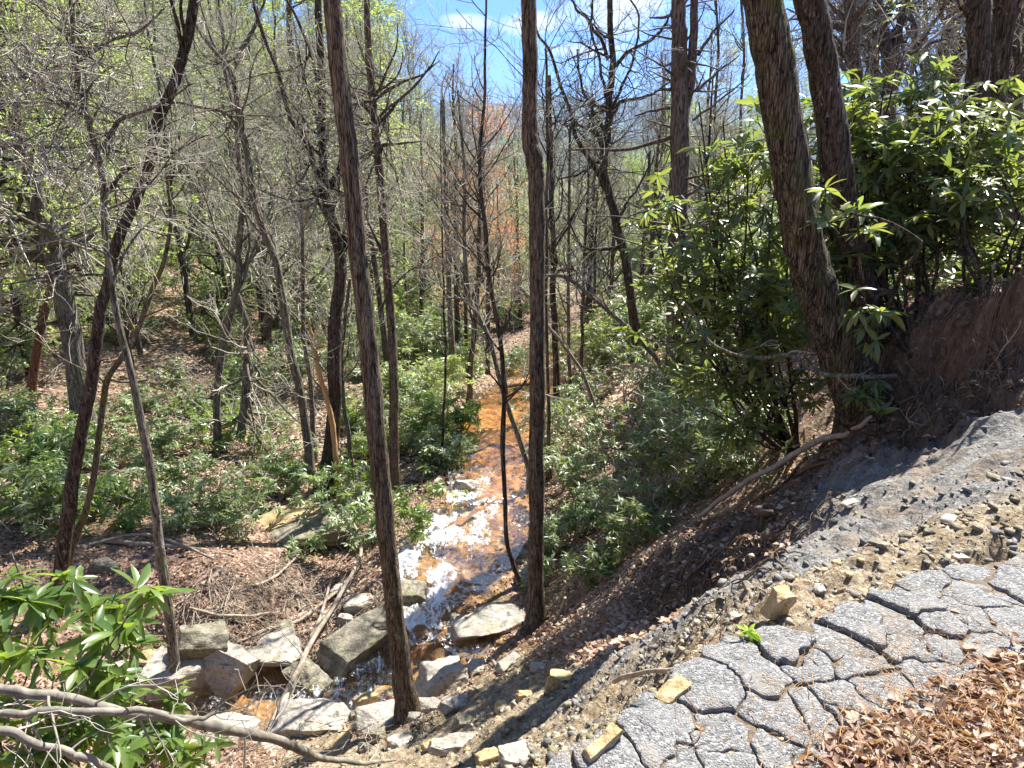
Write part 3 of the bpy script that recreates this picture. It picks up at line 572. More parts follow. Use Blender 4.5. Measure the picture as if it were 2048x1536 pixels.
rock(975,1262,175,(.6,.16),'rock','large flat pale slab between the cascade and the central trunk',.35,-.05,.15,.1,sub=5,layers=.03,facets=8)
rock(398,1315,95,(.8,1.05),'rock_dark','pointed upright boulder behind the pale leaning slab left of the creek',.5,.2,.2,.25,facets=6)
rock(445,1365,120,(.6,.85),'rock','pale angular slab leaning against the pointed boulder left of the creek',-.3,.35,-.3,.2,facets=5)
rock(350,1375,150,(.8,.55),'rock','big blocky white boulder cut by the slender trunk at lower left',.2,.1,.1,.2,facets=6)
rock(620,1385,105,(.5,.5),'rock_dark','dark wedge boulder between the two pale driftwood poles and the small fall',-.5,.3,.2,.15,facets=6)
rock(885,1385,120,(.8,.5),'rock','pale square boulder right of the left main trunk at the creek',.5,.1,-.15,.15,facets=5)
rock(722,1218,80,(.6,.3),'rock','small white layered slab left of the left main trunk',.3,.0,.1,.1)
rock(815,1200,85,(.8,.5),'rock_dark','rounded olive boulder touching the left side of the cascade',.1,0,.1,.25)
rock(540,1320,150,(.8,.3),'rock','flat tan slab behind the small fall left of the long boulder',.2,.12,0,.3,facets=6)
rock(728,1425,46,(.6,1.2),'rock_tan','ochre wedge stone standing in white water left of the main trunk',.6,.35,.1,.15,'stone',0,facets=4,catg='stone')
rock(772,1400,60,(.6,.45),'rock_tan','low ochre stone just behind the foot of the left main trunk',.1,.2,0,.2,'stone',0,catg='stone')
rock(620,1460,150,(.7,.35),'rock','broad pale flat rock below the creek left of the foam',.15,.05,.05,.3,facets=7)
rock(760,1455,110,(.7,.4),'rock','pale rock under the foot of the left main trunk',.3,0,0,.3)
rock(712,1440,40,(.8,.6),'rock_dark','small dark stone beside the broad pale flat rock',.3,0,0,.3,'stone',catg='stone')
rock(930,985,52,(.6,.6),'rock','white boulder on the left bank of the upper stream',.2,.1,0,.2)
rock(902,1063,32,(.6,.4),'rock','small white stone in the stream below the white bank boulder',.2,.0,0,.3,'stone',catg='stone')
rock(872,1075,26,(.6,.4),'rock','smallest white stone at the left edge of the stream',.5,.0,0,.3,'stone',catg='stone')
rock(610,1090,190,(.5,.22),'rock_dark','long low grey ledge rock half buried in the left bank',.25,-.1,.1,.1,facets=7)
rock(570,1062,150,(.5,.25),'rock_tan','long brown ledge rock above the grey ledge on the left bank',.45,-.2,.1,.2,facets=7)
rock(1556,1232,62,(.7,1.25),'rock_tan','upright ochre stone standing in the gravel slope',.4,.12,.1,.12,'stone',0,facets=4,catg='stone',sub=5)
rock(1205,1505,110,(.4,.42),'rock_tan','long ochre stone at the foot of the pale corner slab',.75,-.15,.1,.25,'stone',0,facets=6,catg='stone',sub=5)
rock(1345,1395,90,(.45,.4),'rock_tan','ochre stone under the overhanging asphalt edge',.7,-.15,.1,.3,'stone',0,facets=6,catg='stone')
rock(1120,1375,64,(.6,.7),'rock_tan','larger ochre stone poking out of the brown bank',.2,.2,0,.3,'stone',catg='stone')
rock(1048,1398,34,(.6,.7),'rock_tan','small ochre stone low on the brown bank',.2,.2,0,.3,'stone',catg='stone')
rock(930,1450,36,(.8,.7),'rock_dark','dark stone sticking out of the bank right of the main trunk foot',.3,.2,0,.3,'stone',catg='stone')
rock(1030,1525,70,(.8,.5),'rock','pale rounded stone at the bottom edge of the picture',.3,0,0,.3,'stone',catg='stone')
rock(975,1522,60,(.7,.4),'rock_tan','tan flat stone beside the pale rounded one at the bottom edge',.5,0,0,.3,'stone',catg='stone')
rock(755,1482,38,(.9,.8),'rock_dark','grey rounded cobble below the foot of the left main trunk',.3,0,0,.25,'stone',catg='stone')
rock(728,1505,34,(.7,.7),'rock_blue','blue grey chip of stone under the fallen branch tip',.6,.5,0,.2,'stone',catg='stone')
rock(800,1490,66,(.6,.4),'rock','flat pale stone right of the grey rounded cobble',.2,0,0,.3,'stone',catg='stone')
rock(910,1498,110,(.4,.2),'rock','thin pale shelf stone on the bank near the bottom edge',.15,0,0,.3,'stone',catg='stone')
rock(1920,1122,40,(.5,.4),'rock','white flat chip on the tan gravel above the road',.1,.1,0,.2,'stone',catg='stone')
rock(1205,1660 if False else 1655,20,(1,1),'rock','x') if False else None
rock(1285,1420,52,(.7,.4),'rock_blue','blue grey stone under the curved grey stick',.2,0,0,.3,'stone',catg='stone')
rock(1060,1165,60,(.7,.6),'rock','pale boulder right of the cascade against the central trunk',.2,0,.1,.3)
rock(1015,1330,70,(.4,.25),'rock','thin pale rock at the creek edge left of the central trunk shadow',.9,0,.1,.3,'stone',catg='stone')
rock(860,1330 if False else 1425,70,(.6,.5),'rock','pale cracked stone tight against the right side of the main trunk foot',.2,.2,.2,.25,'stone',catg='stone')
rock(790,1245,110,(.5,.2),'rock_dark','flat brown shelf of rock just above the long mossy boulder',.5,0,.1,.2)
rock(690,1255,40,(.5,.9),'rock','small white block in the driftwood tangle',.2,.3,0,.2,'stone',catg='stone')
rock(838,1275,44,(.7,.8),'rock_wet','wet orange stone at the foot of the cascade',.2,0,0,.25,'stone',catg='stone')
rock(1470,1098 if False else 1235,30,(.6,.3),'rock','small pale chip in the gravel left of the ochre stone',.3,0,0,.2,'stone',catg='stone')
rock(950,1345,60,(.7,.4),'rock','pale stone right of the square creek boulder',.8,.1,0,.25,'stone',catg='stone')
rock(905,1420,60,(.7,.5),'rock','pale stone in front of the square creek boulder',.1,.1,0,.25,'stone',catg='stone')
rock(240,1360,90,(.7,.4),'rock','pale rock half hidden by the near rhododendron leaves',.2,.1,0,.25)
rock(450,1480,120,(.7,.4),'rock','pale rock seen through the fallen grey branches',.4,.1,0,.3)
rock(210,1140,60,(.7,.5),'rock_dark','dark rock on the left bank behind the two leaning trunks',.2,.1,0,.3)
for q, (u, v, w, a, b, mt) in enumerate(((690,1185,60,.6,.35,'rock'),(650,1240,50,.6,.4,'rock'),(790,1150,46,.6,.4,'rock_dark'),(560,1260,60,.6,.4,'rock_dark'),(480,1320,60,.7,.4,'rock'),(300,1330,70,.6,.5,'rock_tan'),(250,1300,50,.7,.5,'rock_dark'),(830,1440,40,.7,.5,'rock'),(680,1490,60,.5,.3,'rock_tan'),(540,1500,70,.6,.4,'rock'),
 (860,1495,34,.7,.5,'rock_tan'),(1000,1420,44,.6,.4,'rock_tan'),(1080,1340,40,.6,.4,'rock'),(1180,1300,36,.6,.4,'rock_dark'),(1250,1260,34,.6,.4,'rock'),(930,1310,40,.6,.4,'rock_wet'),(1040,1110,50,.6,.4,'rock_dark'),(820,1110,40,.6,.4,'rock'),(1640,1180,40,.6,.3,'rock'),(1760,1090,46,.5,.3,'rock_dark'),(1900,1040,50,.5,.25,'rock'),(2000,960,60,.5,.25,'rock_dark'),(1700,1010,40,.6,.3,'rock'),(1500,1180,36,.6,.4,'rock_dark'),(1400,960,30,.6,.5,'rock'))):
    rock(u, v, w, (a, b), mt, where(u, v, {'rock': 'pale', 'rock_dark': 'dark', 'rock_tan': 'ochre', 'rock_wet': 'wet brown'}[mt]+' half buried stone'), q*1.3, .1*(q % 3), .1, .4, 'stone', .05, 'stones along the creek and bank', 3, 'stone', .06, 9)
# loose gravel on the eroded slope (uncountable)
r = rs(9); mb = MB(); bv, bt = rock_mesh(r, (1, .8, .5), 1, 8, .03)
def scatter(n, rmin, rmax, fn, a0=-.72, a1=.72, sd=0):
    r = rs(sd); rr = np.exp(r.uniform(math.log(rmin), math.log(rmax), n)); th = r.uniform(a0, a1, n); x = np.sin(th)*rr; y = np.cos(th)*rr
    k = fn(x, y) > r.rand(n); return x[k], y[k]
def stones(n, rmin, rmax, fn, smin, smax, sd, mat, name, label):
    x, y = scatter(n, rmin, rmax, fn, sd=sd); r = rs(sd+1); z = H(x, y); N = len(x); s = smin*np.exp(r.rand(N)**4*math.log(smax/smin)); a = r.rand(N)*6.28; b = r.uniform(-.5, .5, N)
    vs_ = [rock_mesh(r, (1, .45+.5*r.rand(), .2+.35*r.rand()), 1, 4, .10)[0] for _ in range(6)]; m = MB(); kk = r.randint(0, 6, N)
    for q in range(6):
        w = kk == q; V = vs_[q][None]*s[w][:, None, None]; ca, sa = np.cos(a[w])[:, None], np.sin(a[w])[:, None]; X = V[..., 0]*ca-V[..., 1]*sa; Yv = V[..., 0]*sa+V[..., 1]*ca; Zv = V[..., 2]+X*b[w][:, None]
        O = np.stack((X+x[w][:, None], Yv+y[w][:, None], Zv+z[w][:, None]+.1*s[w][:, None]), -1); nv = len(vs_[q]); m.add(O, None, (bt[None]+(np.arange(w.sum())*nv)[:, None, None]).reshape(-1, 3))
    return tag(m.build(name, M[mat], smooth=False), label, 'gravel', None, 'stuff')
def gm(x, y): k = masks(x, y); return np.clip(.75+1.6*fbm(x*1.6, y*1.6, 3, 6), .1, 1)*k['gravel']*(1-k['road'])*(1-k['tan']*.6)
def tm(x, y): k = masks(x, y); return np.clip(.8+1.6*fbm(x*2.2, y*2.2, 3, 16), .1, 1)*np.clip(k['tan'], 0, 1)*(1-k['road'])
stones(60000, 1.5, 8, gm, .005, .06, 31, 'rock_blue', 'gravel', 'grey loose gravel on the eroded slope above the creek')
stones(40000, 1.5, 8, tm, .005, .06, 33, 'rock_dark', 'gravel', 'pale chips of stone on the tan crumbling road shoulder')
stones(9000, 1.5, 8, tm, .006, .05, 34, 'rock_tan', 'gravel', 'ochre stone chips on the tan crumbling road shoulder')
def bm_(x, y): d, ii = sdist(x, y); return np.clip(1-np.abs(d-SWID[ii]*.5)/.35, 0, .8)
stones(16000, 6, 24, bm_, .02, .16, 35, 'rock_wet', 'pebbles', 'wet brown pebbles along the stream edges')
stones(7000, 6, 16, lambda x, y: bm_(x, y)*.5, .02, .14, 36, 'rock', 'pebbles', 'pale pebbles along the stream banks')
stones(12000, 1.2, 2.8, lambda x, y: masks(x, y)['road']*(.2+1.2*np.clip(fbm(x*4, y*4, 2, 4)+.2, 0, 1)), .004, .018, 37, 'rock_tan', 'grit', 'tan grit lying in the asphalt cracks')
stones(14000, 1.5, 8, tm, .005, .04, 38, 'rock', 'gravel', 'white stone chips on the tan crumbling road shoulder')
stones(7000, 4, 9, lambda x, y: masks(x, y)['soil'], .02, .16, 39, 'clod', 'soil_clods', 'dark brown soil clods on the undercut right bank')
print('rocks')
# ---------------------------------------------------------------- trees
def px_line(pts, D, n=40, jit=0., sd=0):
    """pts (u,v,width px[,dD]) -> world polyline and radii"""
    a = []
    for q in pts:
        d = D+(q[3] if len(q) > 3 else 0); p = P(q[0], q[1], d); zc = proj(p)[2]; a.append((*p, q[2]*.5*zc/F))
    dd = cat([x[:3] for x in a], n); rr = np.maximum(np.interp(np.linspace(0, len(a)-1, n), np.arange(len(a)), [x[3] for x in a]), .002)
    if jit: r = rs(sd); dd = dd+jit*np.stack([fbm(np.linspace(0, n/5, n), np.full(n, k*9.7+sd), 3, sd) for k in range(3)], -1)
    return dd, rr
def canopy(parent, lines, sd, mat='bark_grey', n1=6, L1=1.8, n2=5, n3=4, t0=.3, up=.06, leaf=None, lsz=.05, ln=2, rmin=.0035, ang=55, wob=.2, twm='twig', t1=1., scale=1., n4=0):
    """limbs, branches and twigs growing from given (line, radius) tubes"""
    r = rs(sd); lim = MB(); tw = MB(); lf = MB(); lvs = []
    for Pt, R in lines:
        a, ra = grow(Pt[None], R[None], n1, L1, ang, 8, r, t0, t1, wob, up, .5, rmin*2); tubes(lim, a, ra, 5, False)
        b, rb = grow(a, ra, n2, L1*.5, 48, 6, r, .2, 1, wob, up, .6, rmin*1.3); tubes(tw, b, rb, 3)
        c, rc = grow(b, rb, n3, L1*.27, 42, 5, r, .15, 1, wob*1.1, up, .7, rmin); tubes(tw, c, rc, 3)
        if n4: d, rd_ = grow(c, rc, n4, L1*.15, 40, 4, r, .2, 1, wob, up, .8, rmin*.8); tubes(tw, d, rd_, 3); c = d
        lvs.append(c)
    lim.build('limbs', M[mat], parent, origin=parent.location); tw.build('twigs', M[twm], parent, origin=parent.location)
    if leaf:
        for c in lvs:
            pos = np.repeat(c[:, -1], ln, 0)+.03*r.randn(len(c)*ln, 3); leaves(lf, pos, r.randn(len(pos), 3), r.randn(len(pos), 3)+np.array((0, 0, 1.)), lsz*(.6+.8*r.rand(len(pos))), leaf_quad(.5))
        lf.build('foliage', M[leaf], parent, origin=parent.location)
def hero(name, label, pts, D=None, mat='bark_grey', sides=18, base=True, jit=.02, sd=1, limbs=(), cano=None, catg='tree', group=None, flare=1.6, stubs=None, n=70):
    b = pts[-1]
    if D is None: D = G(b[0], b[1])[1]
    Pt, R = px_line(pts, D, n, jit, sd); Pt = Pt[::-1].copy(); R = R[::-1].copy()
    root = Pt[0].copy(); gz = float(H(root[0], root[1]))
    if base:
        if gz < root[2]: # carry the trunk down to the ground
            ext = np.linspace((root[0], root[1], gz-.15), root, 6)[:-1]; Pt = np.vstack((ext, Pt)); R = np.concatenate((np.full(5, R[0]), R))
        else: Pt = np.vstack(((root[0], root[1], root[2]-.15), Pt)); R = np.concatenate(([R[0]], R))
        R = R*(1+(flare-1)*np.exp(-np.maximum(Pt[:, 2]-max(gz, root[2] if gz >= root[2] else gz), 0)/.18))
    th_ = thing(name, label, catg, (root[0], root[1], gz if base else root[2]), group)
    m = MB(); tubes(m, Pt, R, sides); V = np.concatenate(m.v)
    m2 = MB(); m2.n = 0; m2.v = [V*1.0]; m2.q = m.q; m2.t = m.t
    an_ = fbm(V[:, 0]*9+V[:, 1]*7, V[:, 2]*2.5, 3, sd); c0 = np.repeat(Pt, sides, 0); k = len(c0); dv = V[:k]-c0; V2 = V.copy(); V2[:k] = c0+dv*(1+.16*an_[:k])[:, None]; m2.v = [V2]
    m2.build('trunk', M[mat], th_, origin=th_.location)
    LL = [(Pt[::-1][::1], R[::-1])]
    ln = [(Pt, R)]
    if limbs:
        for lpts in limbs:
            a, ra = px_line(lpts, D, 30, jit*1.2, sd+3); lm = MB(); tubes(lm, a, ra, 8); lm.build('limb', M[mat], th_, origin=th_.location); ln.append((a, ra))
    if cano: canopy(th_, ln if not cano.pop('limb_only', 0) else ln[1:], sd, mat=mat, **cano)
    if stubs:
        r = rs(sd+7); a, ra = grow(Pt[None], R[None], stubs[0], stubs[1], 80, 6, r, stubs[2], stubs[3], .12, 0, .18, .007, flat=.8); s2 = MB(); tubes(s2, a, ra, 6)
        b2, rb2 = grow(a, ra, 2, stubs[1]*.3, 50, 4, r, .3, 1, .15, 0, .6, .005); tubes(s2, b2, rb2, 4); s2.build('dead_branches', M['twig_dark'], th_, origin=th_.location)
    return th_, Pt, R
# the two main trunks
hero('slender_tree', 'tall straight brown trunk left of the cascade with its foot at the rocks', [(664,-260,34),(665,0,35),(684,200,36),(705,400,36),(725,580,36),(745,780,36),(766,1000,36),(782,1150,37),(797,1290,38),(812,1400,41),(820,1445,45)], 5.6, 'bark_main', 40, sd=2, jit=.012, n=150, cano=dict(n1=5, L1=1.6, t0=.9, t1=1., n2=5, n3=5))
hero('slender_tree', 'upright brown trunk with a kink high up right of the stream', [(1058,-260,29),(1058,0,30),(1060,150,31),(1060,240,32),(1061,280,34),(1069,318,36),(1073,350,33),(1073,400,32),(1073,500,32),(1074,700,31),(1073,900,31),(1072,1100,31),(1071,1200,33),(1074,1262,37)], 7.25, 'bark_main', 40, sd=3, jit=.012, n=150, cano=dict(n1=6, L1=1.8, t0=.9, t1=1., n2=5, n3=5))
# leaning pair on the right bank
hero('leaning_tree', 'thickest rough grey brown trunk leaning left on the right bank, its lighter front one', [(1480,-250,74),(1526,0,74),(1556,183,76),(1586,365,74),(1622,540,78),(1683,700,88),(1715,775,92),(1735,840,96)], 5.95, 'bark_oak', 48, sd=4, jit=.02, n=150, flare=1.3, cano=dict(n1=5, L1=1.5, t0=.93, n2=5, n3=5))
hero('leaning_tree', 'dark thick trunk leaning left just behind the lighter leaning trunk', [(1580,-250,60),(1621,0,58),(1652,183,57),(1680,365,58),(1715,540,60),(1737,620,60),(1762,700,64),(1772,785,72)], 6.5, 'bark_dark', 44, sd=5, jit=.02, n=140, flare=1.3, cano=dict(n1=6, L1=1.5, t0=.9, n2=5, n3=5))
# double pine
hero('pine_tree', 'grey brown double stemmed pine trunk with broken side branches', [(1362,-200,26),(1358,0,28),(1360,150,34),(1359,300,38),(1355,450,35),(1352,560,35),(1350,700,36),(1350,900,36)], 11.5, 'bark_pine', 26, sd=6, n=120, stubs=(60, 1.0, .25, .97),
     limbs=[((1393,-200,12),(1388,0,16),(1386,90,18),(1383,150,20),(1374,200,20),(1366,250,18)),((1300,35,3),(1320,35,5),(1345,30,7)),((1310,182,3),(1330,178,6),(1350,180,8)),((1140,300,3),(1180,298,5),(1230,300,6),(1280,293,7),(1340,275,9)),((1270,232,3),(1300,222,5),(1340,215,7)),((1470,20,3),(1430,60,5),(1395,110,8)),((1480,110,2),(1440,140,4),(1395,180,7)),((1500,150,2),(1440,200,4),(1385,240,6))])
# dark forked oak against the sky
oakc = dict(n1=6, L1=1.9, t0=.2, n2=5, n3=3, twm='twig_dark', rmin=.0045, wob=.28, ang=60)
hero('oak_tree', 'dark crooked bare oak forking against the sky between the kinked trunk and the pine', [(1215,-220,9),(1217,0,11),(1221,78,12),(1226,148,13),(1218,210,14),(1215,273,16),(1209,332,17),(1221,391,18),(1240,469,18),(1260,586,18),(1272,660,19),(1285,745,20)], 16, 'bark_dark', 20, sd=7, jit=.06, n=90,
     limbs=[((1066,40,4),(1080,78,5),(1104,117,6),(1119,176,7),(1143,242,8),(1162,289,9),(1201,352,11),(1214,375,12)),((1345,20,3),(1327,51,5),(1303,78,6),(1264,102,7),(1225,141,8)),((1130,-20,3),(1147,12,5),(1170,39,6),(1201,74,7),(1221,117,8)),((1340,165,3),(1315,180,4),(1287,195,6),(1248,203,7),(1225,234,8)),
            ((1155,100,4),(1160,170,5),(1178,210,6),(1190,250,7),(1211,300,8)),((1090,255,3),(1130,240,5),(1160,250,6),(1205,275,7)),((1240,-40,3),(1275,40,4),(1262,120,5),(1240,190,6),(1222,225,7)),((1115,360,3),(1150,350,4),(1180,335,5),(1205,320,6)),((1300,330,3),(1270,380,4),(1245,430,5)),((1190,-30,4),(1180,60,5),(1205,150,6),(1217,195,7))], cano=oakc)
bc = lambda **k: dict(dict(n1=10, L1=1.6, t0=.45, n2=6, n3=4, n4=0, rmin=.0035, wob=.2, ang=42, up=.1), **k)
hero('young_tree', 'straight brown trunk with a swollen foot on the bank right of the left main trunk', [(733,-200,11),(735,0,13),(738,98,14),(745,188,15),(750,254,16),(757,332,17),(768,469,17),(777,586,18),(783,680,18),(787,800,19),(790,930,19),(795,995,24)], None, 'bark_main', 18, sd=8, limbs=[((880,120,2),(840,150,4),(800,165,6),(755,195,8),(708,210,9)),((850,280,2),(810,285,4),(770,290,6),(752,300,7)),((880,100,2),(850,145,4),(800,200,5),(755,250,8))], cano=bc(leaf='fresh', lsz=.035, ln=1))
hero('forked_tree', 'dark tree forking high with a stout lower trunk left of the main trunk', [(636,-200,11),(636,0,14),(643,171,15),(646,308,16),(651,393,20),(672,470,22),(681,540,24),(670,640,25),(668,705,26),(670,808,27),(662,900,30),(650,985,36)], None, 'bark_dark', 20, sd=9, limbs=[((500,-40,5),(509,17,7),(530,79,8),(554,137,9),(578,232,10),(612,280,11),(636,359,12),(650,395,13)),((560,-20,4),(600,50,6),(625,120,8),(640,180,9)),((700,280,6),(680,330,9),(655,390,12))], cano=bc())
hero('young_tree', 'grey slender tree curving down from upper left to the bank beside the forked tree', [(380,20,8),(410,79,9),(461,144,11),(479,239,12),(496,308,13),(506,386,14),(526,461,15),(552,520,15),(564,585,16),(581,705,17),(602,790,17),(619,910,18),(617,960,21)], None, 'bark_grey', 16, sd=10, limbs=[((540,-30,4),(520,30,6),(500,70,8),(468,130,9)),((300,215,3),(350,205,5),(400,215,6),(450,225,7),(478,255,9))], cano=bc())
hero('leaning_tree', 'dark crooked trunk leaning right from the near left bank', [(410,-150,16),(386,0,19),(369,85,19),(355,130,20),(338,191,20),(311,267,20),(294,342,20),(267,417,21),(236,479,21),(222,540,21),(205,620,22),(188,739,23),(164,859,24),(147,944,25),(137,1023,26),(116,1160,29),(110,1230,32)], 6.9, 'bark_dark', 20, sd=11, jit=.035, limbs=[((420,270,2),(380,290,3),(330,318,5),(290,325,8),(250,340,8),(210,380,9))], cano=dict(n1=4, L1=1.3, t0=.85, n2=4, n3=4))
hero('slender_tree', 'pale slim trunk running from the upper left to the boulders left of the creek', [(132,-150,8),(140,0,9),(150,103,10),(161,185,11),(181,260,12),(202,342,12),(208,427,12),(215,513,12),(226,568,13),(246,681,14),(270,780,15),(290,876,16),(309,1000,18),(323,1123,19),(345,1264,20),(355,1404,22)], None, 'bark_grey', 18, sd=12, jit=.02, limbs=[((330,15,3),(314,31,4),(273,65,5),(205,92,7),(157,120,8)),((60,0,3),(100,40,4),(130,75,5),(150,100,6)),((385,165,3),(369,178,4),(307,215,6),(246,239,8),(212,280,8),(205,305,9)),((230,130,2),(190,160,4),(172,190,6),(165,210,7))], cano=dict(n1=16, L1=1.0, t0=.5, n2=5, n3=4, rmin=.003))
hero('slender_tree', 'thin mossy stem crossing behind the pale slim trunk', [(328,240,6),(330,290,6),(338,376,7),(342,444,8),(325,527,9),(308,575,10),(284,637,10),(260,695,11),(219,756,11),(205,808,12),(191,937,12),(171,1023,13),(151,1070,14),(137,1123,15),(130,1230,16)], 7.1, 'bark_moss', 14, sd=13, cano=dict(n1=14, L1=.8, t0=.4, n2=4, n3=4, rmin=.003))
hero('hemlock_tree', 'big grey trunk leaning left at the left edge rising out of the shrubs', [(-60,0,30),(-30,100,31),(10,205,33),(38,290,34),(62,359,35),(92,461,36),(113,530,37),(137,637,38),(154,739,39),(164,825,42),(172,872,50)], None, 'bark_grey', 26, sd=14, stubs=(40, 1.6, .3, .98), cano=dict(n1=46, L1=2.4, t0=.45, n2=8, n3=5, up=-.02, leaf='hemlock', lsz=.075, ln=7, ang=80, wob=.12))
hero('leaning_tree', 'reddish bare trunk leaning right beside the big grey left trunk', [(135,440,11),(118,510,12),(103,568,14),(79,671,16),(58,805,18)], None, 'bark_red', 14, sd=15, cano=dict(n1=3, L1=.9, t0=.8, n2=3, n3=3))
hero('twin_tree', 'grey trunk splitting low into two bowed stems on the left slope', [(440,100,7),(470,250,9),(485,400,11),(478,500,13),(475,568,14),(444,705,14),(434,808,15),(436,905,17)], None, 'bark_grey', 14, sd=16, limbs=[((475,585,10),(488,630,13),(496,688,14),(489,790,15),(482,872,19))], cano=bc(n1=14, L1=2.0, t0=.4))
hero('snag', 'broken orange splintered snag beside the forked dark tree', [(613,628,1),(617,645,4),(627,690,7),(639,739,9),(663,842,11),(675,944,12),(679,995,15)], None, 'orange_wood', 7, sd=17, jit=.05, catg='broken trunk', flare=1.2)
hero('young_tree', 'thin straight stem just left of the orange snag', [(596,100,5),(600,300,7),(605,500,8),(608,671,9),(622,773,10),(629,930,12)], None, 'bark_grey', 12, sd=18, cano=bc(n1=12, L1=1.4))
hero('slender_tree', 'dark snaking sapling in front of the stream just left of the kinked trunk', [(975,-40,4),(971,117,5),(965,234,7),(961,352,8),(969,449,9),(979,560,9),(1002,680,9),(1007,799,10),(1005,868,10),(1011,1004,9),(1015,1088,9),(1032,1141,9),(1053,1182,12)], 8.0, 'bark_dark', 12, sd=19, cano=dict(n1=26, L1=.95, t0=.35, n2=4, n3=4, rmin=.003, up=.14, wob=.12))
hero('leaning_tree', 'slim grey stem leaning left over the far stream', [(915,180,5),(928,352,7),(930,469,8),(936,580,9),(947,618,9),(978,673,9),(992,731,10),(1012,799,10),(1036,868,11),(1060,945,12)], 10.6, 'bark_grey', 12, sd=20, cano=dict(n1=14, L1=1.3, t0=.5, n2=5, n3=4, leaf='redleaf', lsz=.03, ln=1))
hero('sapling', 'thin upright sapling on the green bank left of the stream', [(880,200,2),(883,420,3),(886,560,4),(891,700,5),(886,850,5),(882,935,6)], None, 'bark_dark', 8, sd=21, cano=dict(n1=12, L1=.9, t0=.4, n2=4, n3=3), catg='tree')
hero('arched_tree', 'bare trunk arching over to the left behind the kinked trunk', [(1075,548,5),(1092,550,6),(1135,556,7),(1197,604,9),(1265,666,10),(1316,721,11),(1360,790,12),(1400,860,13)], 9.6, 'bark_grey', 14, sd=22, cano=dict(n1=8, L1=.9, t0=.4, n2=4, n3=3))
hero('leaning_tree', 'pale thin stem slanting right down from behind the kinked trunk', [(1030,560,4),(1091,645,6),(1145,714,7),(1173,765,7),(1197,835,9)], None, 'bark_pale', 10, sd=23, cano=dict(n1=8, L1=.9, t0=.4, n2=4, n3=3))
for k, (pts, lab) in enumerate((
 ([(1092,100,5),(1094,300,6),(1093,560,7),(1096,800,7),(1097,960,9)], 'thin trunk almost hidden along the right side of the kinked trunk'),
 ([(1098,150,7),(1103,400,10),(1108,600,12),(1113,830,15)], 'dark upright trunk a little right of the kinked trunk at the shrub edge'),
 ([(1140,250,5),(1138,500,6),(1137,650,7),(1141,815,9)], 'thin dark trunk second to the right of the kinked trunk'),
 ([(1178,300,5),(1170,500,6),(1165,650,7),(1161,785,8)], 'thin leaning trunk third to the right of the kinked trunk'),
 ([(1195,380,4),(1190,520,5),(1186,720,6)], 'slimmest far trunk fourth to the right of the kinked trunk'),
 ([(885,200,8),(893,400,10),(901,600,11),(906,770,14)], 'dark trunk in the green thicket left of the far stream bend'),
 ([(965,250,6),(960,430,8),(954,600,10),(940,740,11),(938,820,14)], 'dark leaning trunk on the bank by the far stream bend'),
 ([(925,400,5),(930,560,6),(932,755,8)], 'orange brown far trunk beside the dark leaning one'),
 ([(385,250,10),(397,330,12),(406,430,14),(418,560,17)], 'dark trunk high on the left slope behind the dark crooked trunk'),
 ([(10,420,8),(25,500,9),(45,605,11)], 'small dark trunk at the left edge on the leaf slope'),
 ([(40,420,8),(42,500,9),(46,580,10)], 'second small dark trunk at the left edge on the leaf slope'),
 ([(700,560,7),(685,700,8),(690,830,9),(706,960,11)], 'thin trunk directly right of the forked dark tree'),
 ([(520,420,8),(535,560,9),(540,720,11)], 'dark trunk behind the grey slender tree on the left slope'),
 ([(240,500,5),(252,640,6),(268,750,7),(278,830,8)], 'thin stem behind the pale slim trunk on the leaf slope'),
 ([(590,520,8),(597,640,9),(600,760,10)], 'dark far trunk between the slender tree and the orange snag'),
 ([(1232,430,7),(1222,560,8),(1215,700,10)], 'dark far trunk close to the left of the oak foot'),
 ([(1300,300,6),(1290,450,8),(1282,600,9)], 'far trunk just right of the oak under the lime green leaves'))):
    hero('forest_tree', lab, pts, None, ('bark_far', 'bark_dark', 'bark_grey')[k % 3], 10, sd=40+k, cano=dict(n1=12, L1=2.0 if k not in (9, 10) else 1.2, t0=.4, n2=5, n3=4, rmin=.004, ang=42, up=.12, leaf=('fresh', None, 'tanleaf')[k % 3], lsz=.032, ln=1), jit=.04, n=40)
# right side trunks behind the rhododendrons
rt = dict(n1=14, L1=1.6, t0=.35, n2=6, n3=5, rmin=.004, leaf='tanleaf', lsz=.035, ln=1)
hero('oak_tree', 'thick dark trunk at the right edge behind the rhododendron, the left one of two', [(1960,-200,42),(1957,0,43),(1953,164,44),(1946,300,45),(1940,450,44),(1937,600,46),(1936,640,52)], 8.2, 'bark_dark', 24, sd=60, cano=dict(n1=6, L1=1.5, t0=.75, n2=5, n3=5))
hero('oak_tree', 'thick dark trunk at the right edge behind the rhododendron, the right one of two', [(2020,-200,38),(2010,0,40),(1996,150,40),(1982,300,40),(1970,450,40),(1962,640,46)], 8.8, 'bark_dark', 24, sd=61, cano=dict(n1=6, L1=1.5, t0=.7, n2=5, n3=5))
hero('forked_tree', 'forked brown trunk against the sky between the leaning pair and the right edge', [(1745,-150,14),(1755,0,18),(1768,60,20),(1777,120,24),(1779,180,24),(1778,260,24),(1776,400,26),(1776,560,28)], 13, 'bark_pine', 18, sd=62, limbs=[((1830,-150,12),(1815,-40,14),(1803,30,15),(1792,90,16),(1781,130,17))], cano=rt)
hero('forest_tree', 'brown trunk right beside the dark leaning trunk at the top', [(1695,-150,20),(1700,0,23),(1706,90,24),(1716,200,25),(1725,400,27),(1730,600,28)], 12, 'bark_pine', 18, sd=63, cano=rt)
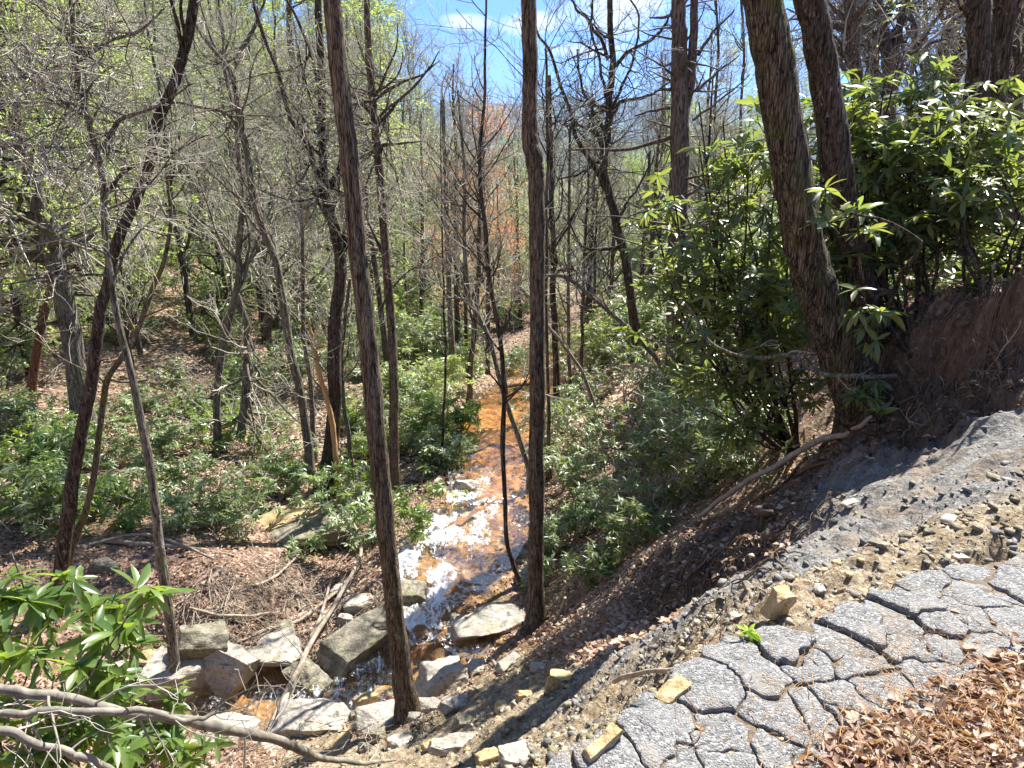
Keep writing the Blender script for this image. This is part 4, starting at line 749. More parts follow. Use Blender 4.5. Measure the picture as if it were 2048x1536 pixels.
hero('forest_tree', 'slim brown trunk left of the forked brown trunk against the sky', [(1722,-150,12),(1732,0,13),(1745,90,14),(1750,200,14),(1751,300,15),(1752,560,16)], 14, 'bark_pine', 14, sd=64, cano=rt)
for k, (u, lab, w, D_) in enumerate(((1850,'far dark trunk among the sky gaps left of the right edge pair',9,20),(1885,'thin far trunk just left of the right edge pair',7,24),(2030,'dark trunk low at the far right edge behind leaves',16,11),(1640,'thin far trunk seen between the two leaning trunks',7,18),(1430,'thin far trunk between the pine and the leaning pair',6,26),(1480,'second thin far trunk between the pine and the leaning pair',6,30),(1820,'thin crooked trunk right of the forked brown trunk',9,17))):
    hero('forest_tree', lab, [(u-8,-100,w*.7),(u+6,100,w*.9),(u,300,w),(u+5,450,w*1.1),(u+3,560,w*1.2)], D_, 'bark_far', 10, sd=70+k, jit=.1, n=40, cano=dict(n1=22, L1=2.0, t0=.25, n2=6, n3=5, rmin=.0045, leaf='tanleaf' if k % 2 else None, lsz=.03, ln=1))
print('heroes')
# ---------------------------------------------------------------- background forest: prototypes copied
def proto(kind, sd, hgt):
    r = rs(sd); root = empty({'bare': 'bare_tree', 'hem': 'hemlock_tree', 'leaf': 'budding_tree', 'pine': 'pine_tree', 'lime': 'lime_tree', 'red': 'maple_tree', 'thin': 'bare_tree'}[kind], (0, 0, 0))
    n = 24; z = np.linspace(0, hgt, n); q = np.stack((.35*fbm(z*.25, z*0+sd, 3, sd)*z*.12, .35*fbm(z*.25, z*0+sd+5, 3, sd+4)*z*.12, z-.3), -1); R = .011*hgt*(1-z/hgt*.85)+.012
    tr = MB(); tubes(tr, q, R, 9); kid(root, tr.build('trunk', M['bark_far' if sd % 2 else 'bark_dark'], root))
    lim = MB(); tw = MB(); lf = MB()
    if kind in ('bare', 'leaf', 'lime', 'red', 'thin'):
        a, ra = grow(q[None], R[None], 20 if kind != 'thin' else 13, hgt*.27, 42, 9, r, .22, 1, .2, .10, .5, .012); tubes(lim, a, ra, 5, False)
        b, rb = grow(a, ra, 7, hgt*.11, 48, 6, r, .15, 1, .2, .06, .6, .008); tubes(tw, b, rb, 3)
        c, rc = grow(b, rb, 6, hgt*.055, 45, 5, r, .1, 1, .22, .06, .7, .0055); tubes(tw, c, rc, 3)
        dn = c
        if kind in ('bare', 'thin'): d_, rd_ = grow(c, rc, 2, hgt*.03, 40, 4, r, .2, 1, .2, .05, .8, .0045); tubes(tw, d_, rd_, 3)
        if True:
            k = {'bare': 1, 'leaf': 3, 'lime': 8, 'red': 4, 'thin': 1}[kind]; pos = np.repeat(dn[:, -1], k, 0)+.12*r.randn(len(dn)*k, 3)
            leaves(lf, pos, r.randn(len(pos), 3), r.randn(len(pos), 3)+np.array((0, 0, 1.)), {'bare': .055, 'leaf': .07, 'lime': .10, 'red': .07, 'thin': .05}[kind]*(.6+.8*r.rand(len(pos))), leaf_quad(.6))
    else:
        nb = 70 if kind == 'hem' else 46
        a, ra = grow(q[None], R[None], nb, hgt*(.24 if kind == 'hem' else .17), 82, 9, r, .12 if kind == 'hem' else .5, 1, .09, -.035 if kind == 'hem' else .05, .3, .012, flat=.85); tubes(lim, a, ra, 4, False)
        b, rb = grow(a, ra, 12, hgt*.07, 55, 5, r, .15, 1, .12, -.04 if kind == 'hem' else .06, .5, .006, flat=.8); tubes(tw, b, rb, 3)
        pos = []; dd = []
        for k in range(9 if kind == 'hem' else 12):
            f = r.rand(len(b)); i = (f*3.99).astype(int); w = (f*3.99-i)[:, None]; ar = np.arange(len(b)); pos.append(b[ar, i]*(1-w)+b[ar, i+1]*w); dd.append(nrm(b[ar, i+1]-b[ar, i])+.7*r.randn(len(b), 3)*np.array((1, 1, .35 if kind == 'hem' else 1)))
        pos = np.concatenate(pos); dd = np.concatenate(dd); leaves(lf, pos, dd, np.array((0, 0, 1.))+.4*r.randn(len(pos), 3), (.20 if kind == 'hem' else .22)*(.6+.8*r.rand(len(pos))), leaf_quad(.32 if kind == 'hem' else .16, .03))
    kid(root, lim.build('limbs', M['bark_far'], root)); kid(root, tw.build('twigs', M['twig_far'], root))
    if lf.v: kid(root, lf.build('foliage', M[{'hem': 'hemlock', 'pine': 'hemlock', 'leaf': 'fresh', 'lime': 'lime', 'red': 'redleaf', 'bare': 'tanleaf' if sd % 2 else 'fresh', 'thin': 'fresh' if sd % 2 else 'tanleaf'}[kind]], root))
    return root
PR = {'bare': [proto('bare', s, h) for s, h in ((201, 15), (202, 13), (203, 17), (204, 14))], 'thin': [proto('thin', s, h) for s, h in ((205, 9), (206, 7), (207, 11))], 'hem': [proto('hem', s, h) for s, h in ((211, 15), (212, 11), (213, 18))], 'leaf': [proto('leaf', s, h) for s, h in ((221, 13), (222, 10))], 'pine': [proto('pine', 231, 19)], 'lime': [proto('lime', 241, 12)], 'red': [proto('red', 251, 10), proto('red', 252, 8)]}
used = set(); LAB = {'bare': 'bare grey tree with pale fine twigs', 'thin': 'slim bare young tree with pale twigs', 'hem': 'grey green hemlock with drooping feathery sprays', 'leaf': 'tree with fresh yellow green spring leaves', 'pine': 'dark green pine with tufted crown', 'lime': 'bright lime green tree', 'red': 'tree covered in small red buds'}
SHORT = {'bare': 'bare grey tree', 'thin': 'slim bare tree', 'hem': 'feathery green hemlock', 'leaf': 'fresh green leafy tree', 'pine': 'dark green pine', 'lime': 'lime green tree', 'red': 'red budded tree'}
CATN = {'bare': 'tree', 'thin': 'tree', 'hem': 'hemlock', 'leaf': 'tree', 'pine': 'pine', 'lime': 'tree', 'red': 'tree'}
def area(p):
    u, v, zc = proj(p); d = 'far up' if zc > 45 else ''
    if u < 850: return ('high on the wooded left slope' if zc > 40 else 'on the leafy left slope')
    if u < 1350: return ('far down the valley under the skyline' if zc > 40 else 'in the middle of the valley behind the stream')
    return ('on the far right ridge under the sky' if zc > 25 else 'behind the rhododendrons on the right')
def put(kind, x, y, r, sc=1., k=None, label=None):
    k = r.randint(len(PR[kind])) if k is None else k; pr = PR[kind][k]
    o = pr if pr.name not in used else copy_tree(pr)
    used.add(pr.name); z = float(H(x, y)); o.location = (x, y, z); o.rotation_euler = (r.uniform(-.06, .06), r.uniform(-.06, .06), r.uniform(0, 6.28)); s = sc*r.uniform(.85, 1.2); o.scale = (s, s, s)
    ar = area((x, y, z+3)); uu, vv, zc_ = proj((x, y, z+(1.5 if y < 40 else 5)*1.)); tag(o, label or where(uu, vv, SHORT[kind]), CATN[kind], 'background trees: '+LAB[kind]+', '+ar)
r = rs(77); pl = []
def place(n, u0, u1, d0, d1, kinds, sc=1., mind=1.2, pw=1.):
    c = 0; tries = 0
    while c < n and tries < n*30:
        tries += 1; u = r.uniform(u0, u1); D = math.exp(r.uniform(math.log(d0), math.log(d1))**1.); x = (u-1024)/F*D*1.05; y = D
        if any((x-a)**2+(y-b)**2 < (mind*(1+D/40))**2 for a, b in pl): continue
        if sdist(np.array([x]), np.array([y]))[0][0] < 1.4: continue
        pl.append((x, y)); put(kinds[r.randint(len(kinds))], x, y, r, sc); c += 1
place(14, -150, 620, 19, 40, ['hem', 'bare', 'hem', 'thin'], .85)
place(44, -250, 900, 60, 150, ['hem', 'bare', 'hem', 'hem', 'bare', 'leaf'], 1.1)
place(46, -150, 850, 38, 130, ['hem', 'bare', 'hem', 'bare', 'hem', 'leaf', 'bare'], 1.0)
place(26, -100, 900, 17, 42, ['thin', 'thin', 'leaf'], .8)
place(14, 830, 1400, 22, 60, ['thin', 'thin', 'thin', 'leaf'], .8, .8)
place(16, 1080, 1700, 30, 100, ['hem', 'leaf', 'bare'], .5, 1.)
place(26, 830, 1100, 30, 150, ['bare', 'leaf', 'leaf', 'thin'], .72)
place(34, 880, 1480, 50, 180, ['bare', 'thin', 'leaf', 'thin', 'hem'], .6, 1.5)
place(40, 1060, 1420, 24, 150, ['bare', 'thin', 'leaf', 'thin'], .55)
place(22, 1380, 2150, 22, 90, ['bare', 'bare', 'thin', 'leaf'], .7)
place(8, 1700, 2150, 14, 24, ['thin', 'bare'], .8)
for u, D, kd, sc, k in ((720,60,'pine',1.,0),(800,75,'pine',1.0,0),(560,85,'pine',1.1,0),(640,80,'hem',1.2,2),(880,62,'leaf',1.15,0),(915,70,'leaf',1.2,1),(835,50,'leaf',1.0,0),(975,24,'red',.85,0),(1000,34,'red',.95,1),(915,30,'red',.8,1),(1300,44,'lime',.62,0),(1240,70,'lime',.6,0),(1340,60,'lime',.7,0),(60,16,'hem',.8,1),(-120,22,'hem',1.,0),(200,27,'hem',1.,0),(0,36,'hem',1.1,2),(330,34,'hem',.9,1),(860,36,'hem',.7,1),(760,42,'hem',.9,0)):
    put(kd, (u-1024)/F*D*1.05, D, r, sc, k)
print('forest', len(pl))
# ---------------------------------------------------------------- shrubs
TPL_BIG = leaf_tpl(5, .3, .22, .27); TPL_MID = leaf_tpl(3, .3, .2, .28); TPL_SM = leaf_quad(.34, .06)
def shrub(name, label, base, targets, L=.16, nb=6, nt=4, spread=.55, sd=1, tpl=TPL_BIG, mat='rhodo', group=None, n=7, bark_='bark_dark', catg='rhododendron', rmin=.004, r0=.02):
    r = rs(sd); base = np.asarray(base, float); th_ = thing(name, label, catg, base, group); st = MB(); fo_ = MB()
    for T_ in targets:
        T_ = np.asarray(T_, float); m1 = base*.45+T_*.55+np.array((0, 0, -.12*np.linalg.norm(T_-base)))+.15*r.randn(3); q = cat([base-np.array((0, 0, .1)), m1, T_], 14)+.05*np.stack([fbm(np.linspace(0, 5, 14), np.full(14, sd+k*7.+T_[0]), 2, sd) for k in range(3)], -1)
        R = np.linspace(r0, r0*.35, 14); tubes(st, q, R, 6)
        a, ra = grow(q[None], R[None], nb, spread, 60, 6, r, .45, 1, .2, .08, .7, rmin*1.3); tubes(st, a, ra, 4)
        b, rb = grow(a, ra, nt, spread*.5, 50, 5, r, .3, 1, .2, .14, .8, rmin); tubes(st, b, rb, 3)
        e = np.concatenate((b[:, -1], a[:, -1])); ax = nrm(np.concatenate((b[:, -1]-b[:, -3], a[:, -1]-a[:, -3]))+np.array((0, 0, .9))); whorls(fo_, e, ax, L, r, n, tpl)
    st.build('stems', M[bark_], th_, origin=base); fo_.build('foliage', M[mat], th_, origin=base); return th_
def tg(lst): return [P(*q) for q in lst]
GR = 'rhododendrons on the right bank'
shrub('rhododendron', 'dense rhododendron filling the right edge in front of the two dark trunks', on(1990,640), tg([(1990,330,6.4),(1900,300,6.6),(2040,430,6.2),(1880,420,6.6),(1960,230,6.8),(2060,260,6.5),(1850,520,6.9),(2040,540,6.6),(1800,330,6.8),(1930,520,7.),(1990,440,6.7)]), .16, 7, 4, .62, 301, group=GR)
shrub('rhododendron', 'tall rhododendron rising between the leaning pair and the forked trunk', on(1830,690), tg([(1790,250,7.2),(1770,170,7.4),(1740,330,7.),(1830,420,7.1),(1760,480,7.3),(1820,560,7.4),(1850,350,7.2),(1700,440,7.2),(1880,600,7.5),(1850,200,7.3),(1900,240,7.5),(1690,230,7.3),(1720,150,7.5),(1680,330,7.2),(1650,420,7.4),(1640,250,7.6),(1670,560,7.4),(1800,120,7.8)]), .16, 7, 4, .62, 302, group=GR)
shrub('rhododendron', 'wide rhododendron in front of the pine to the left of the leaning pair', on(1600,900), tg([(1400,300,7.),(1440,420,6.8),(1370,420,7.4),(1500,330,6.9),(1480,540,6.6),(1400,600,6.9),(1560,640,6.5),(1330,560,7.6),(1540,450,6.9),(1420,500,7.),(1350,640,7.4),(1490,400,6.9),(1450,250,7.1),(1560,290,7.),(1340,350,7.4),(1310,450,7.5),(1400,210,7.3),(1600,220,7.4)]), .155, 6, 4, .66, 303, group=GR)
shrub('rhododendron', 'low rhododendron at the foot of the leaning pair', on(1560,880), tg([(1500,720,6.6),(1590,760,6.4),(1420,740,7.),(1540,820,6.4),(1450,830,6.7),(1620,700,6.6),(1380,800,7.4)]), .14, 4, 3, .5, 304, group=GR)
shrub('rhododendron', 'single spray of dark rhododendron leaves hanging before the dark leaning trunk', P(1790,560,5.8), tg([(1700,330,5.5),(1725,600,5.4),(1720,650,5.5),(1660,420,5.5)]), .16, 2, 2, .22, 305, group=GR)
shrub('rhododendron', 'small rhododendron seedling sprouting from the roots under the leaning pair', on(1735,850), tg([(1720,800,5.4),(1745,780,5.4)]), .13, 3, 2, .15, 306, group=GR)
k = 0
for u, v, sz, h in ((1350,900,.6,.9),(1250,940,.55,.8),(1180,900,.6,.8),(1140,980,.5,.7),(1400,900,.6,.9),(1330,1010,.5,.6),(1230,1050,.45,.5),(1150,1080,.35,.4),(1190,1180,.3,.3),(1100,880,.6,.8),(1150,820,.7,.9),(1250,820,.8,1.2),(1320,790,.9,1.3),(1420,950,.5,.6),(1280,1100,.35,.35),(1370,840,.8,1.1),(1480,930,.5,.6),(1210,990,.5,.6),(1120,1130,.3,.3)):
    k += 1; rr0 = rs(400+k); b0 = on(u, v); tg_ = [b0+np.array((rr0.uniform(-1, 1)*sz, rr0.uniform(-1, 1)*sz, h*rr0.uniform(.5, 1.1))) for _ in range(7)]
    shrub('laurel_shrub', where(u, v, 'pale broadleaf shrub'), b0, tg_, .105, 5, 3, sz*.7, 410+k, TPL_MID, 'laurel' if k % 3 else 'rhodo', 'thicket shrubs right of the stream', 7, 'twig', 'shrub', .003, .012)
spots = [(60,890),(130,930),(220,940),(330,920),(40,960),(160,1000),(280,1000),(90,1040),(30,1060),(520,1000),(240,1050),(560,940),(480,1060),(700,1000),(720,1050),(690,1100),(820,1060),(430,830),(560,860),(400,880),(330,820),(250,860),(470,900),(350,1010),(430,1060),(580,1010),(150,930),(380,780),(500,800),(60,860),(620,1020)]
for k, (u, v) in enumerate(spots):
    rr0 = rs(500+k); b0 = on(u, v); sz = .5+.3*rr0.rand(); tg_ = [b0+np.array((rr0.uniform(-1, 1)*sz, rr0.uniform(-1, 1)*sz, .55*rr0.uniform(.3, 1.1))) for _ in range(8 if u < 450 else 5)]
    shrub('rhododendron', where(u, v, 'low spreading rhododendron'), b0, tg_, .115, 5, 3, .38, 510+k, TPL_MID, ('laurel', 'rhodo_lt', 'laurel')[k % 3], 'low rhododendrons on the left bank'+(' (left)' if u < 450 else ' (middle)'), 8, 'twig', 'rhododendron', .003, .01)
for k, (u, v, sz, h) in enumerate(((800,760,1.,1.6),(850,700,1.1,2.),(870,820,.9,1.2),(820,880,.8,.9),(900,880,.6,.8),(780,840,.8,1.1),(840,640,1.4,2.2),(930,760,.7,1.0),(760,700,1.2,1.8),(1000,745,.9,.9),(880,940,.5,.5),(780,920,.6,.6),(940,700,1.,1.4),(1100,740,1.1,1.4),(1180,740,1.,1.4))):
    rr0 = rs(600+k); b0 = on(u, v); tg_ = [b0+np.array((rr0.uniform(-1, 1)*sz, rr0.uniform(-1, 1)*sz, h*rr0.uniform(.35, 1.1))) for _ in range(10)]
    shrub('laurel_shrub', where(u, v, 'light green shrub'), b0, tg_, .12, 7, 4, sz*.5, 610+k, TPL_MID if sz < 1 else TPL_SM, ('laurel', 'rhodo_lt', 'fresh')[k % 3] if k % 5 else 'laurel', 'green shrubs beside the far stream', 7, 'twig', 'shrub', .004, .014)
# distant understorey copied
pr_s = []
for k in range(4):
    rr0 = rs(650+k); tg_ = [np.array((rr0.uniform(-1, 1)*.9, rr0.uniform(-1, 1)*.9, 1.3*rr0.uniform(.3, 1.1))) for _ in range(10)]
    o = shrub('laurel_shrub', 'x', (0, 0, 0), tg_, .14, 6, 5, .5, 660+k, TPL_SM, ('laurel', 'rhodo_lt', 'laurel', 'rhodo')[k], None, 7, 'twig_far', 'shrub', .005, .014)
    for c in list(o.children) or []: kid(o, c)
    if not KIDS.get(o.name): [kid(o, c) for c in bpy.data.objects if c.parent == o]
    pr_s.append(o)
r = rs(88); us = set()
for k in range(215):
    if k < 112: u = r.uniform(-150, 900); D = math.exp(r.uniform(math.log(13), math.log(60)))
    elif k < 178: u = r.uniform(750, 1450); D = math.exp(r.uniform(math.log(16), math.log(90)))
    else: u = r.uniform(1400, 2150); D = math.exp(r.uniform(math.log(9), math.log(40)))
    x = (u-1024)/F*D*1.05
    if sdist(np.array([x]), np.array([D]))[0][0] < 2: continue
    if u < 700 and D < 24 and vn(x*.5, D*.5, 5) < .10: continue
    q = pr_s[r.randint(4)]; o = q if q.name not in us else copy_tree(q); us.add(q.name)
    z = float(H(x, D)); o.location = (x, D, z); s = r.uniform(.6, 1.25)*(1+D/90)*(.8 if D < 24 else 1); o.scale = (s, s, s*r.uniform(.7, 1.1)); o.rotation_euler = (0, 0, r.uniform(0, 6.28))
    ar = area((x, D, z+1)); uu, vv, zc_ = proj((x, D, z+.6)); tag(o, where(uu, vv, 'evergreen shrub clump'), 'shrub', 'understorey shrubs '+ar)
print('shrubs')
# near rhododendron lower left
shrub('rhododendron', 'near rhododendron with long glossy leaves at the lower left corner', P(60,1600,3.2), [P(u, v, d) for u, v, d in ((265,1225,2.9),(40,1190,3.1),(140,1160,3.2),(190,1330,3.),(80,1300,2.9),(300,1390,3.1),(20,1100,3.2),(20,1390,2.9),(150,1430,3.0),(60,1480,2.9),(240,1180,3.4),(-40,1260,3),(110,1350,3),(250,1290,3.1))], .155, 3, 2, .2, 700, TPL_BIG, 'rhodo_lt', None, 8, 'bark_grey', 'rhododendron', .003, .010)
shrub('rhododendron', 'small rhododendron sprays drooping behind the fallen branches near the bottom', P(330,1560,3.3), [P(u, v, d) for u, v, d in ((300,1500,3.3),(370,1460,3.3),(250,1480,3.2),(400,1490,3.4),(150,1500,3.1),(330,1400,3.5))], .13, 3, 2, .2, 701, TPL_BIG, 'rhodo_lt', None, 8, 'bark_grey', 'rhododendron', .003, .008)
shrub('seedling', 'yellow green leafy seedling at the asphalt edge', on(1480,1290), [on(1478,1284)+np.array((-.01, 0, .06)), on(1492,1282)+np.array((.02, .01, .05))], .055, 1, 1, .03, 703, TPL_BIG, 'lime', None, 3, 'stick', 'seedling', .0015, .003)
# ---------------------------------------------------------------- fallen wood
def stick(name, label, pts, mat='dead', D=None, off=.03, catg='branch', sd=1, side=6, tw=0, jit=.02, group=None, sides=10, rmin=.002, L=.35):
    """pts (u,v,width px[,D])"""
    a = []
    for q in pts:
        p = P(q[0], q[1], q[3]) if len(q) > 3 else on(q[0], q[1], off); zc = proj(p)[2]; a.append((*p, q[2]*.5*zc/F))
    n = 12*len(a); Pt = cat([x[:3] for x in a], n)+jit*np.stack([fbm(np.linspace(0, n/6, n), np.full(n, k*9.7+sd), 3, sd) for k in range(3)], -1); R = np.interp(np.linspace(0, len(a)-1, n), np.arange(len(a)), [x[3] for x in a])
    R = R*(1+.25*vn(np.linspace(0, n/3, n), np.zeros(n), sd)); c = Pt.mean(0)
    if not tw:
        m = MB(); tubes(m, Pt, R, sides); return tag(m.build(name, M[mat], origin=c), label, catg, group)
    th_ = thing(name, label, catg, c, group); m = MB(); tubes(m, Pt, R, sides); m.build('stem', M[mat], th_, origin=c)
    r = rs(sd); t_ = MB(); b, rb = grow(Pt[None], R[None], tw, L, 55, 8, r, .1, 1, .16, 0, .35, rmin*1.3); tubes(t_, b, rb, 4); e, re_ = grow(b, rb, 3, L*.5, 45, 6, r, .2, 1, .2, 0, .7, rmin); tubes(t_, e, re_, 3)
    t_.build('side_twigs', M['twig'], th_, origin=c); return th_
stick('fallen_branch', 'long grey fallen branch sweeping across the bottom left corner, the thickest one', [(-120,1360,20,2.2),(0,1382,20,2.25),(140,1395,20,2.3),(300,1432,20,2.4),(420,1450,20,2.5),(560,1482,19,2.9),(640,1515,15,3.5),(720,1525,10,3.7),(790,1522,5,3.9)], 'limb_grey', sd=3, tw=9, L=.5)
stick('fallen_branch', 'second grey fallen branch crossing just below the thickest one', [(-120,1432,15,2.1),(0,1428,15,2.15),(150,1420,14,2.2),(290,1425,14,2.3),(370,1440,11,2.4),(430,1425,7,2.5)], 'limb_grey', sd=4, tw=8, L=.45)
stick('fallen_branch', 'dark grey fallen branch entering at the bottom left corner', [(-100,1440,17,2.0),(0,1462,17,2.05),(120,1497,17,2.1),(200,1530,16,2.2),(300,1600,14,2.3)], 'limb_grey', sd=5, tw=6, L=.4)
stick('driftwood_pole', 'pale driftwood pole standing over the creek left of the dark wedge boulder', [(548,1478,14),(570,1400,13,6.3),(598,1340,12,6.6),(625,1280,10,7.1),(690,1170,8,8.0),(722,1100,7,8.7),(700,1030,4,9.3)], sd=6, tw=5)
stick('driftwood_pole', 'second pale driftwood pole crossing to the upper left pile', [(470,1290,5),(530,1265,8),(590,1240,10),(640,1215,8),(700,1160,6)], sd=7, tw=5)
stick('driftwood_pole', 'short grey driftwood pole beside the taller one over the creek', [(530,1490,10),(556,1420,10,6.2),(590,1350,9,6.5),(610,1310,7,6.8)], sd=8)
stick('driftwood_branch', 'twisted pale branch in the middle of the driftwood pile', [(560,1160,4),(590,1180,6),(600,1220,6),(630,1240,5)], sd=9, tw=4)
stick('fallen_pole', 'long thin grey log lying flat behind the boulders on the left bank', [(205,1085,8),(290,1092,8),(380,1100,7),(470,1115,5)], sd=10)
stick('fallen_pole', 'split grey timber on the ground left of the driftwood pile', [(405,1172,9),(430,1155,8),(447,1140,6)], sd=11)
stick('fallen_pole', 'fallen brown pole leaning from the gravel slope up to the leaning pair', [(1395,1035,8,6.3),(1440,1000,9,6.2),(1500,960,11,6.1),(1580,915,12,6.0),(1640,880,12,5.9),(1700,865,11,5.8),(1745,835,8,5.7)], 'dead', sd=12)
stick('fallen_pole', 'second thinner pole beside the fallen brown pole on the right bank', [(1500,1010,8),(1550,985,9),(1610,945,8),(1660,930,6)], 'root', sd=13)
stick('bent_limb', 'long bowed limb curving in front of the leaning pair', [(1350,560,3,6.0),(1390,640,4,5.9),(1430,690,6,5.8),(1500,715,7,5.7),(1580,712,9,5.6),(1640,745,9,5.6),(1700,753,9,5.5),(1790,752,9,5.6)], 'bark_grey', sd=14, tw=5, catg='limb')
stick('stick', 'curved grey stick jutting from under the asphalt edge', [(1228,1362,10,2.85),(1270,1348,10,2.7),(1330,1340,10,2.5),(1400,1339,9,2.3),(1445,1337,9,2.12)], 'dead', sd=15, catg='stick', jit=.008)
stick('stick', 'short orange brown stick on the dead leaves at the bottom edge', [(1585,1545,16,1.56),(1605,1522,16,1.6),(1622,1504,15,1.64),(1636,1486,12,1.68)], 'stick', sd=16, catg='stick', jit=.004)
stick('stick', 'small flat piece of bark on the dead leaves', [(1820,1398,5),(1850,1402,7),(1890,1412,5)], 'stick', sd=17, catg='stick', jit=.003)
stick('stick', 'thin pale stick lying on the creek bank below the central trunk', [(975,1318,7),(990,1332,8),(1000,1345,6)], sd=18, catg='stick')
stick('fallen_log', 'mossy log leaning at the foot of the thin bank sapling', [(845,955,8),(868,940,9),(885,932,8),(905,905,5,13.),(940,850,4,14)], 'bark_moss', sd=19)
stick('fallen_log', 'dark log lying across the far stream', [(1000,785,5),(1030,780,7),(1062,776,7)], 'root', sd=20, off=.15)
stick('root_stub', 'splintered pale stump roots right of the kinked trunk foot', [(1100,1255,7),(1120,1225,8,6.8),(1128,1195,6,6.7)], 'dead', sd=21, tw=4, L=.25, catg='stump')
stick('fallen_pole', 'brown limb slanting behind the pale shrub thicket on the right', [(1240,730,5,11),(1300,740,6,10.5),(1400,790,8,9.8),(1470,850,9,9.2)], 'dead', sd=22)
for q, (pts, lb) in enumerate((([(540,1270,5),(600,1250,7),(680,1190,5)], 'pale stick lying across the driftwood pile top'), ([(590,1330,6),(640,1250,7),(665,1160,4)], 'pale upright stick in the driftwood pile'), ([(380,1230,5),(470,1245,6),(560,1235,5)], 'long grey stick left of the driftwood pile'), ([(470,1190,5),(540,1170,6),(600,1120,4)], 'grey stick on the leaf bank above the driftwood pile'), ([(900,870,3),(860,900,4),(820,950,4)], 'thin grey stick leaning on the bank by the sapling'), ([(180,1100,5),(300,1080,6),(430,1130,5)], 'grey stick crossing behind the pale slim trunk foot'), ([(1120,1100,4),(1190,1060,6),(1260,1040,4)], 'grey stick on the right bank under the pale shrubs'))):
    stick('stick', lb, pts, 'dead', sd=50+q, catg='stick', tw=3, L=.3, off=.08)
for q, (pts, lb) in enumerate((([(1790,735,14),(1835,790,11),(1825,850,7),(1800,890,4)], 'thick root hanging from the undercut nearest the leaning pair'), ([(1890,705,11),(1872,770,9),(1905,830,5)], 'bent root coming out of the middle of the undercut'), ([(1985,690,10),(1998,745,8),(1965,800,4)], 'short root near the right edge of the undercut'), ([(1700,870,12),(1640,900,9),(1580,960,6),(1530,1020,4)], 'root running down the bank from the leaning pair foot'), ([(1480,1080,8),(1420,1120,6),(1370,1180,4)], 'pale root crossing the hollow in the cut bank'), ([(1450,1060,6),(1380,1090,5),(1310,1150,3)], 'upper root crossing the hollow in the cut bank'))):
    stick('root', lb, pts, 'root', sd=80+q, catg='root', tw=6, L=.3, off=.04, jit=.05)
# roots and twigs on the soil: uncountable tangle
def tangle(name, label, poly, n, L, rad, sd, mat, hang=False, m=9, zoff=.02, wob=.28):
    r = rs(sd); us_, vs_ = zip(*poly); S_ = []
    while len(S_) < n:
        u = r.uniform(min(us_), max(us_)); v = r.uniform(min(vs_), max(vs_))
        if inpoly(np.array([u]), np.array([v]), poly)[0]: S_.append((u, v))
    pts = []
    for k in range(min(n, 90)): pts.append(G(*S_[k]))
    pts = np.array(pts); pts = pts[r.randint(len(pts), size=n)]+r.randn(n, 3)*np.array((.16, .16, 0)); d = nrm(r.randn(n, 3)*np.array((1, 1, .3))+(np.array((-.5, -.6, -.9)) if hang else 0))
    out = np.empty((n, m, 3)); out[:, 0] = pts; ln = L*(.4+r.rand(n)); 
    for q in range(1, m): d = nrm(d+wob*r.randn(n, 3)*np.array((1, 1, .6))+(np.array((0, 0, -.12)) if hang else 0)); out[:, q] = out[:, q-1]+d*(ln/(m-1))[:, None]
    hz = H(out[..., 0], out[..., 1]); lift = (zoff*(.2+1.6*r.rand(n)))[:, None]+.05*L*np.sin(np.linspace(0, 3.14, m))[None]*r.rand(n)[:, None]
    out[..., 2] = hz+lift if not hang else np.maximum(out[..., 2], hz)+lift
    R = (rad*(.35+1.1*r.rand(n)**2))[:, None]*np.linspace(1, .35, m)[None]; mb = MB(); tubes(mb, out, R, 4)
    return tag(mb.build(name, M[mat], smooth=True), label, 'roots' if 'root' in name else 'twigs', None, 'stuff')
tangle('roots', 'tangle of exposed roots in the cut bank below the fallen pole', [(1290,1130),(1420,1060),(1560,1010),(1600,1060),(1500,1160),(1400,1200),(1300,1210)], 420, .38, .007, 800, 'root')
tangle('roots', 'hanging roots and dark fibres under the soil overhang at the right edge', [(1740,800),(1800,730),(1900,690),(2048,650),(2100,700),(2048,780),(1900,850),(1780,890)], 260, .3, .006, 801, 'root', True)
tangle('roots', 'root mat spreading over the top of the right bank', [(1790,710),(1900,640),(2048,590),(2100,620),(2048,680),(1850,740)], 110, .4, .006, 802, 'root')
tangle('twigs', 'tangle of thin dead twigs and driftwood on the left creek bank', [(420,1180),(560,1130),(700,1160),(760,1230),(640,1330),(500,1300),(380,1260),(230,1180)], 520, .6, .007, 803, 'dead', zoff=.05, wob=.2)
tangle('twigs', 'thin dead twigs littering the bank below the right thicket', [(1100,1150),(1250,1050),(1400,1000),(1300,1150),(1150,1280)], 260, .45, .005, 804, 'dead', zoff=.05, wob=.2)
tangle('twigs', 'fine dead twigs across the bottom left bank', [(0,1450),(300,1420),(700,1470),(700,1560),(0,1560)], 200, .6, .004, 805, 'dead', zoff=.08, wob=.2)
tangle('twigs', 'dead sticks lying over the left leaf slope', [(0,700),(350,650),(700,780),(700,1000),(350,1050),(0,900)], 500, 1.3, .011, 806, 'dead', zoff=.10, wob=.14)
tangle('twigs', 'fine debris twigs on the tan shoulder', [(1000,1536),(1250,1380),(1500,1240),(1900,1120),(1650,1250),(1300,1440),(1200,1536)], 170, .16, .002, 807, 'stick', zoff=.01)
tangle('root_fibres', 'shaggy root fibres around the foot of the left main trunk', [(770,1430),(850,1430),(860,1470),(760,1470)], 120, .3, .004, 808, 'root', zoff=.03)
tangle('root_fibres', 'shaggy root fibres around the foot of the kinked trunk', [(1040,1230),(1110,1230),(1130,1290),(1030,1320)], 140, .35, .004, 809, 'stick', zoff=.03)
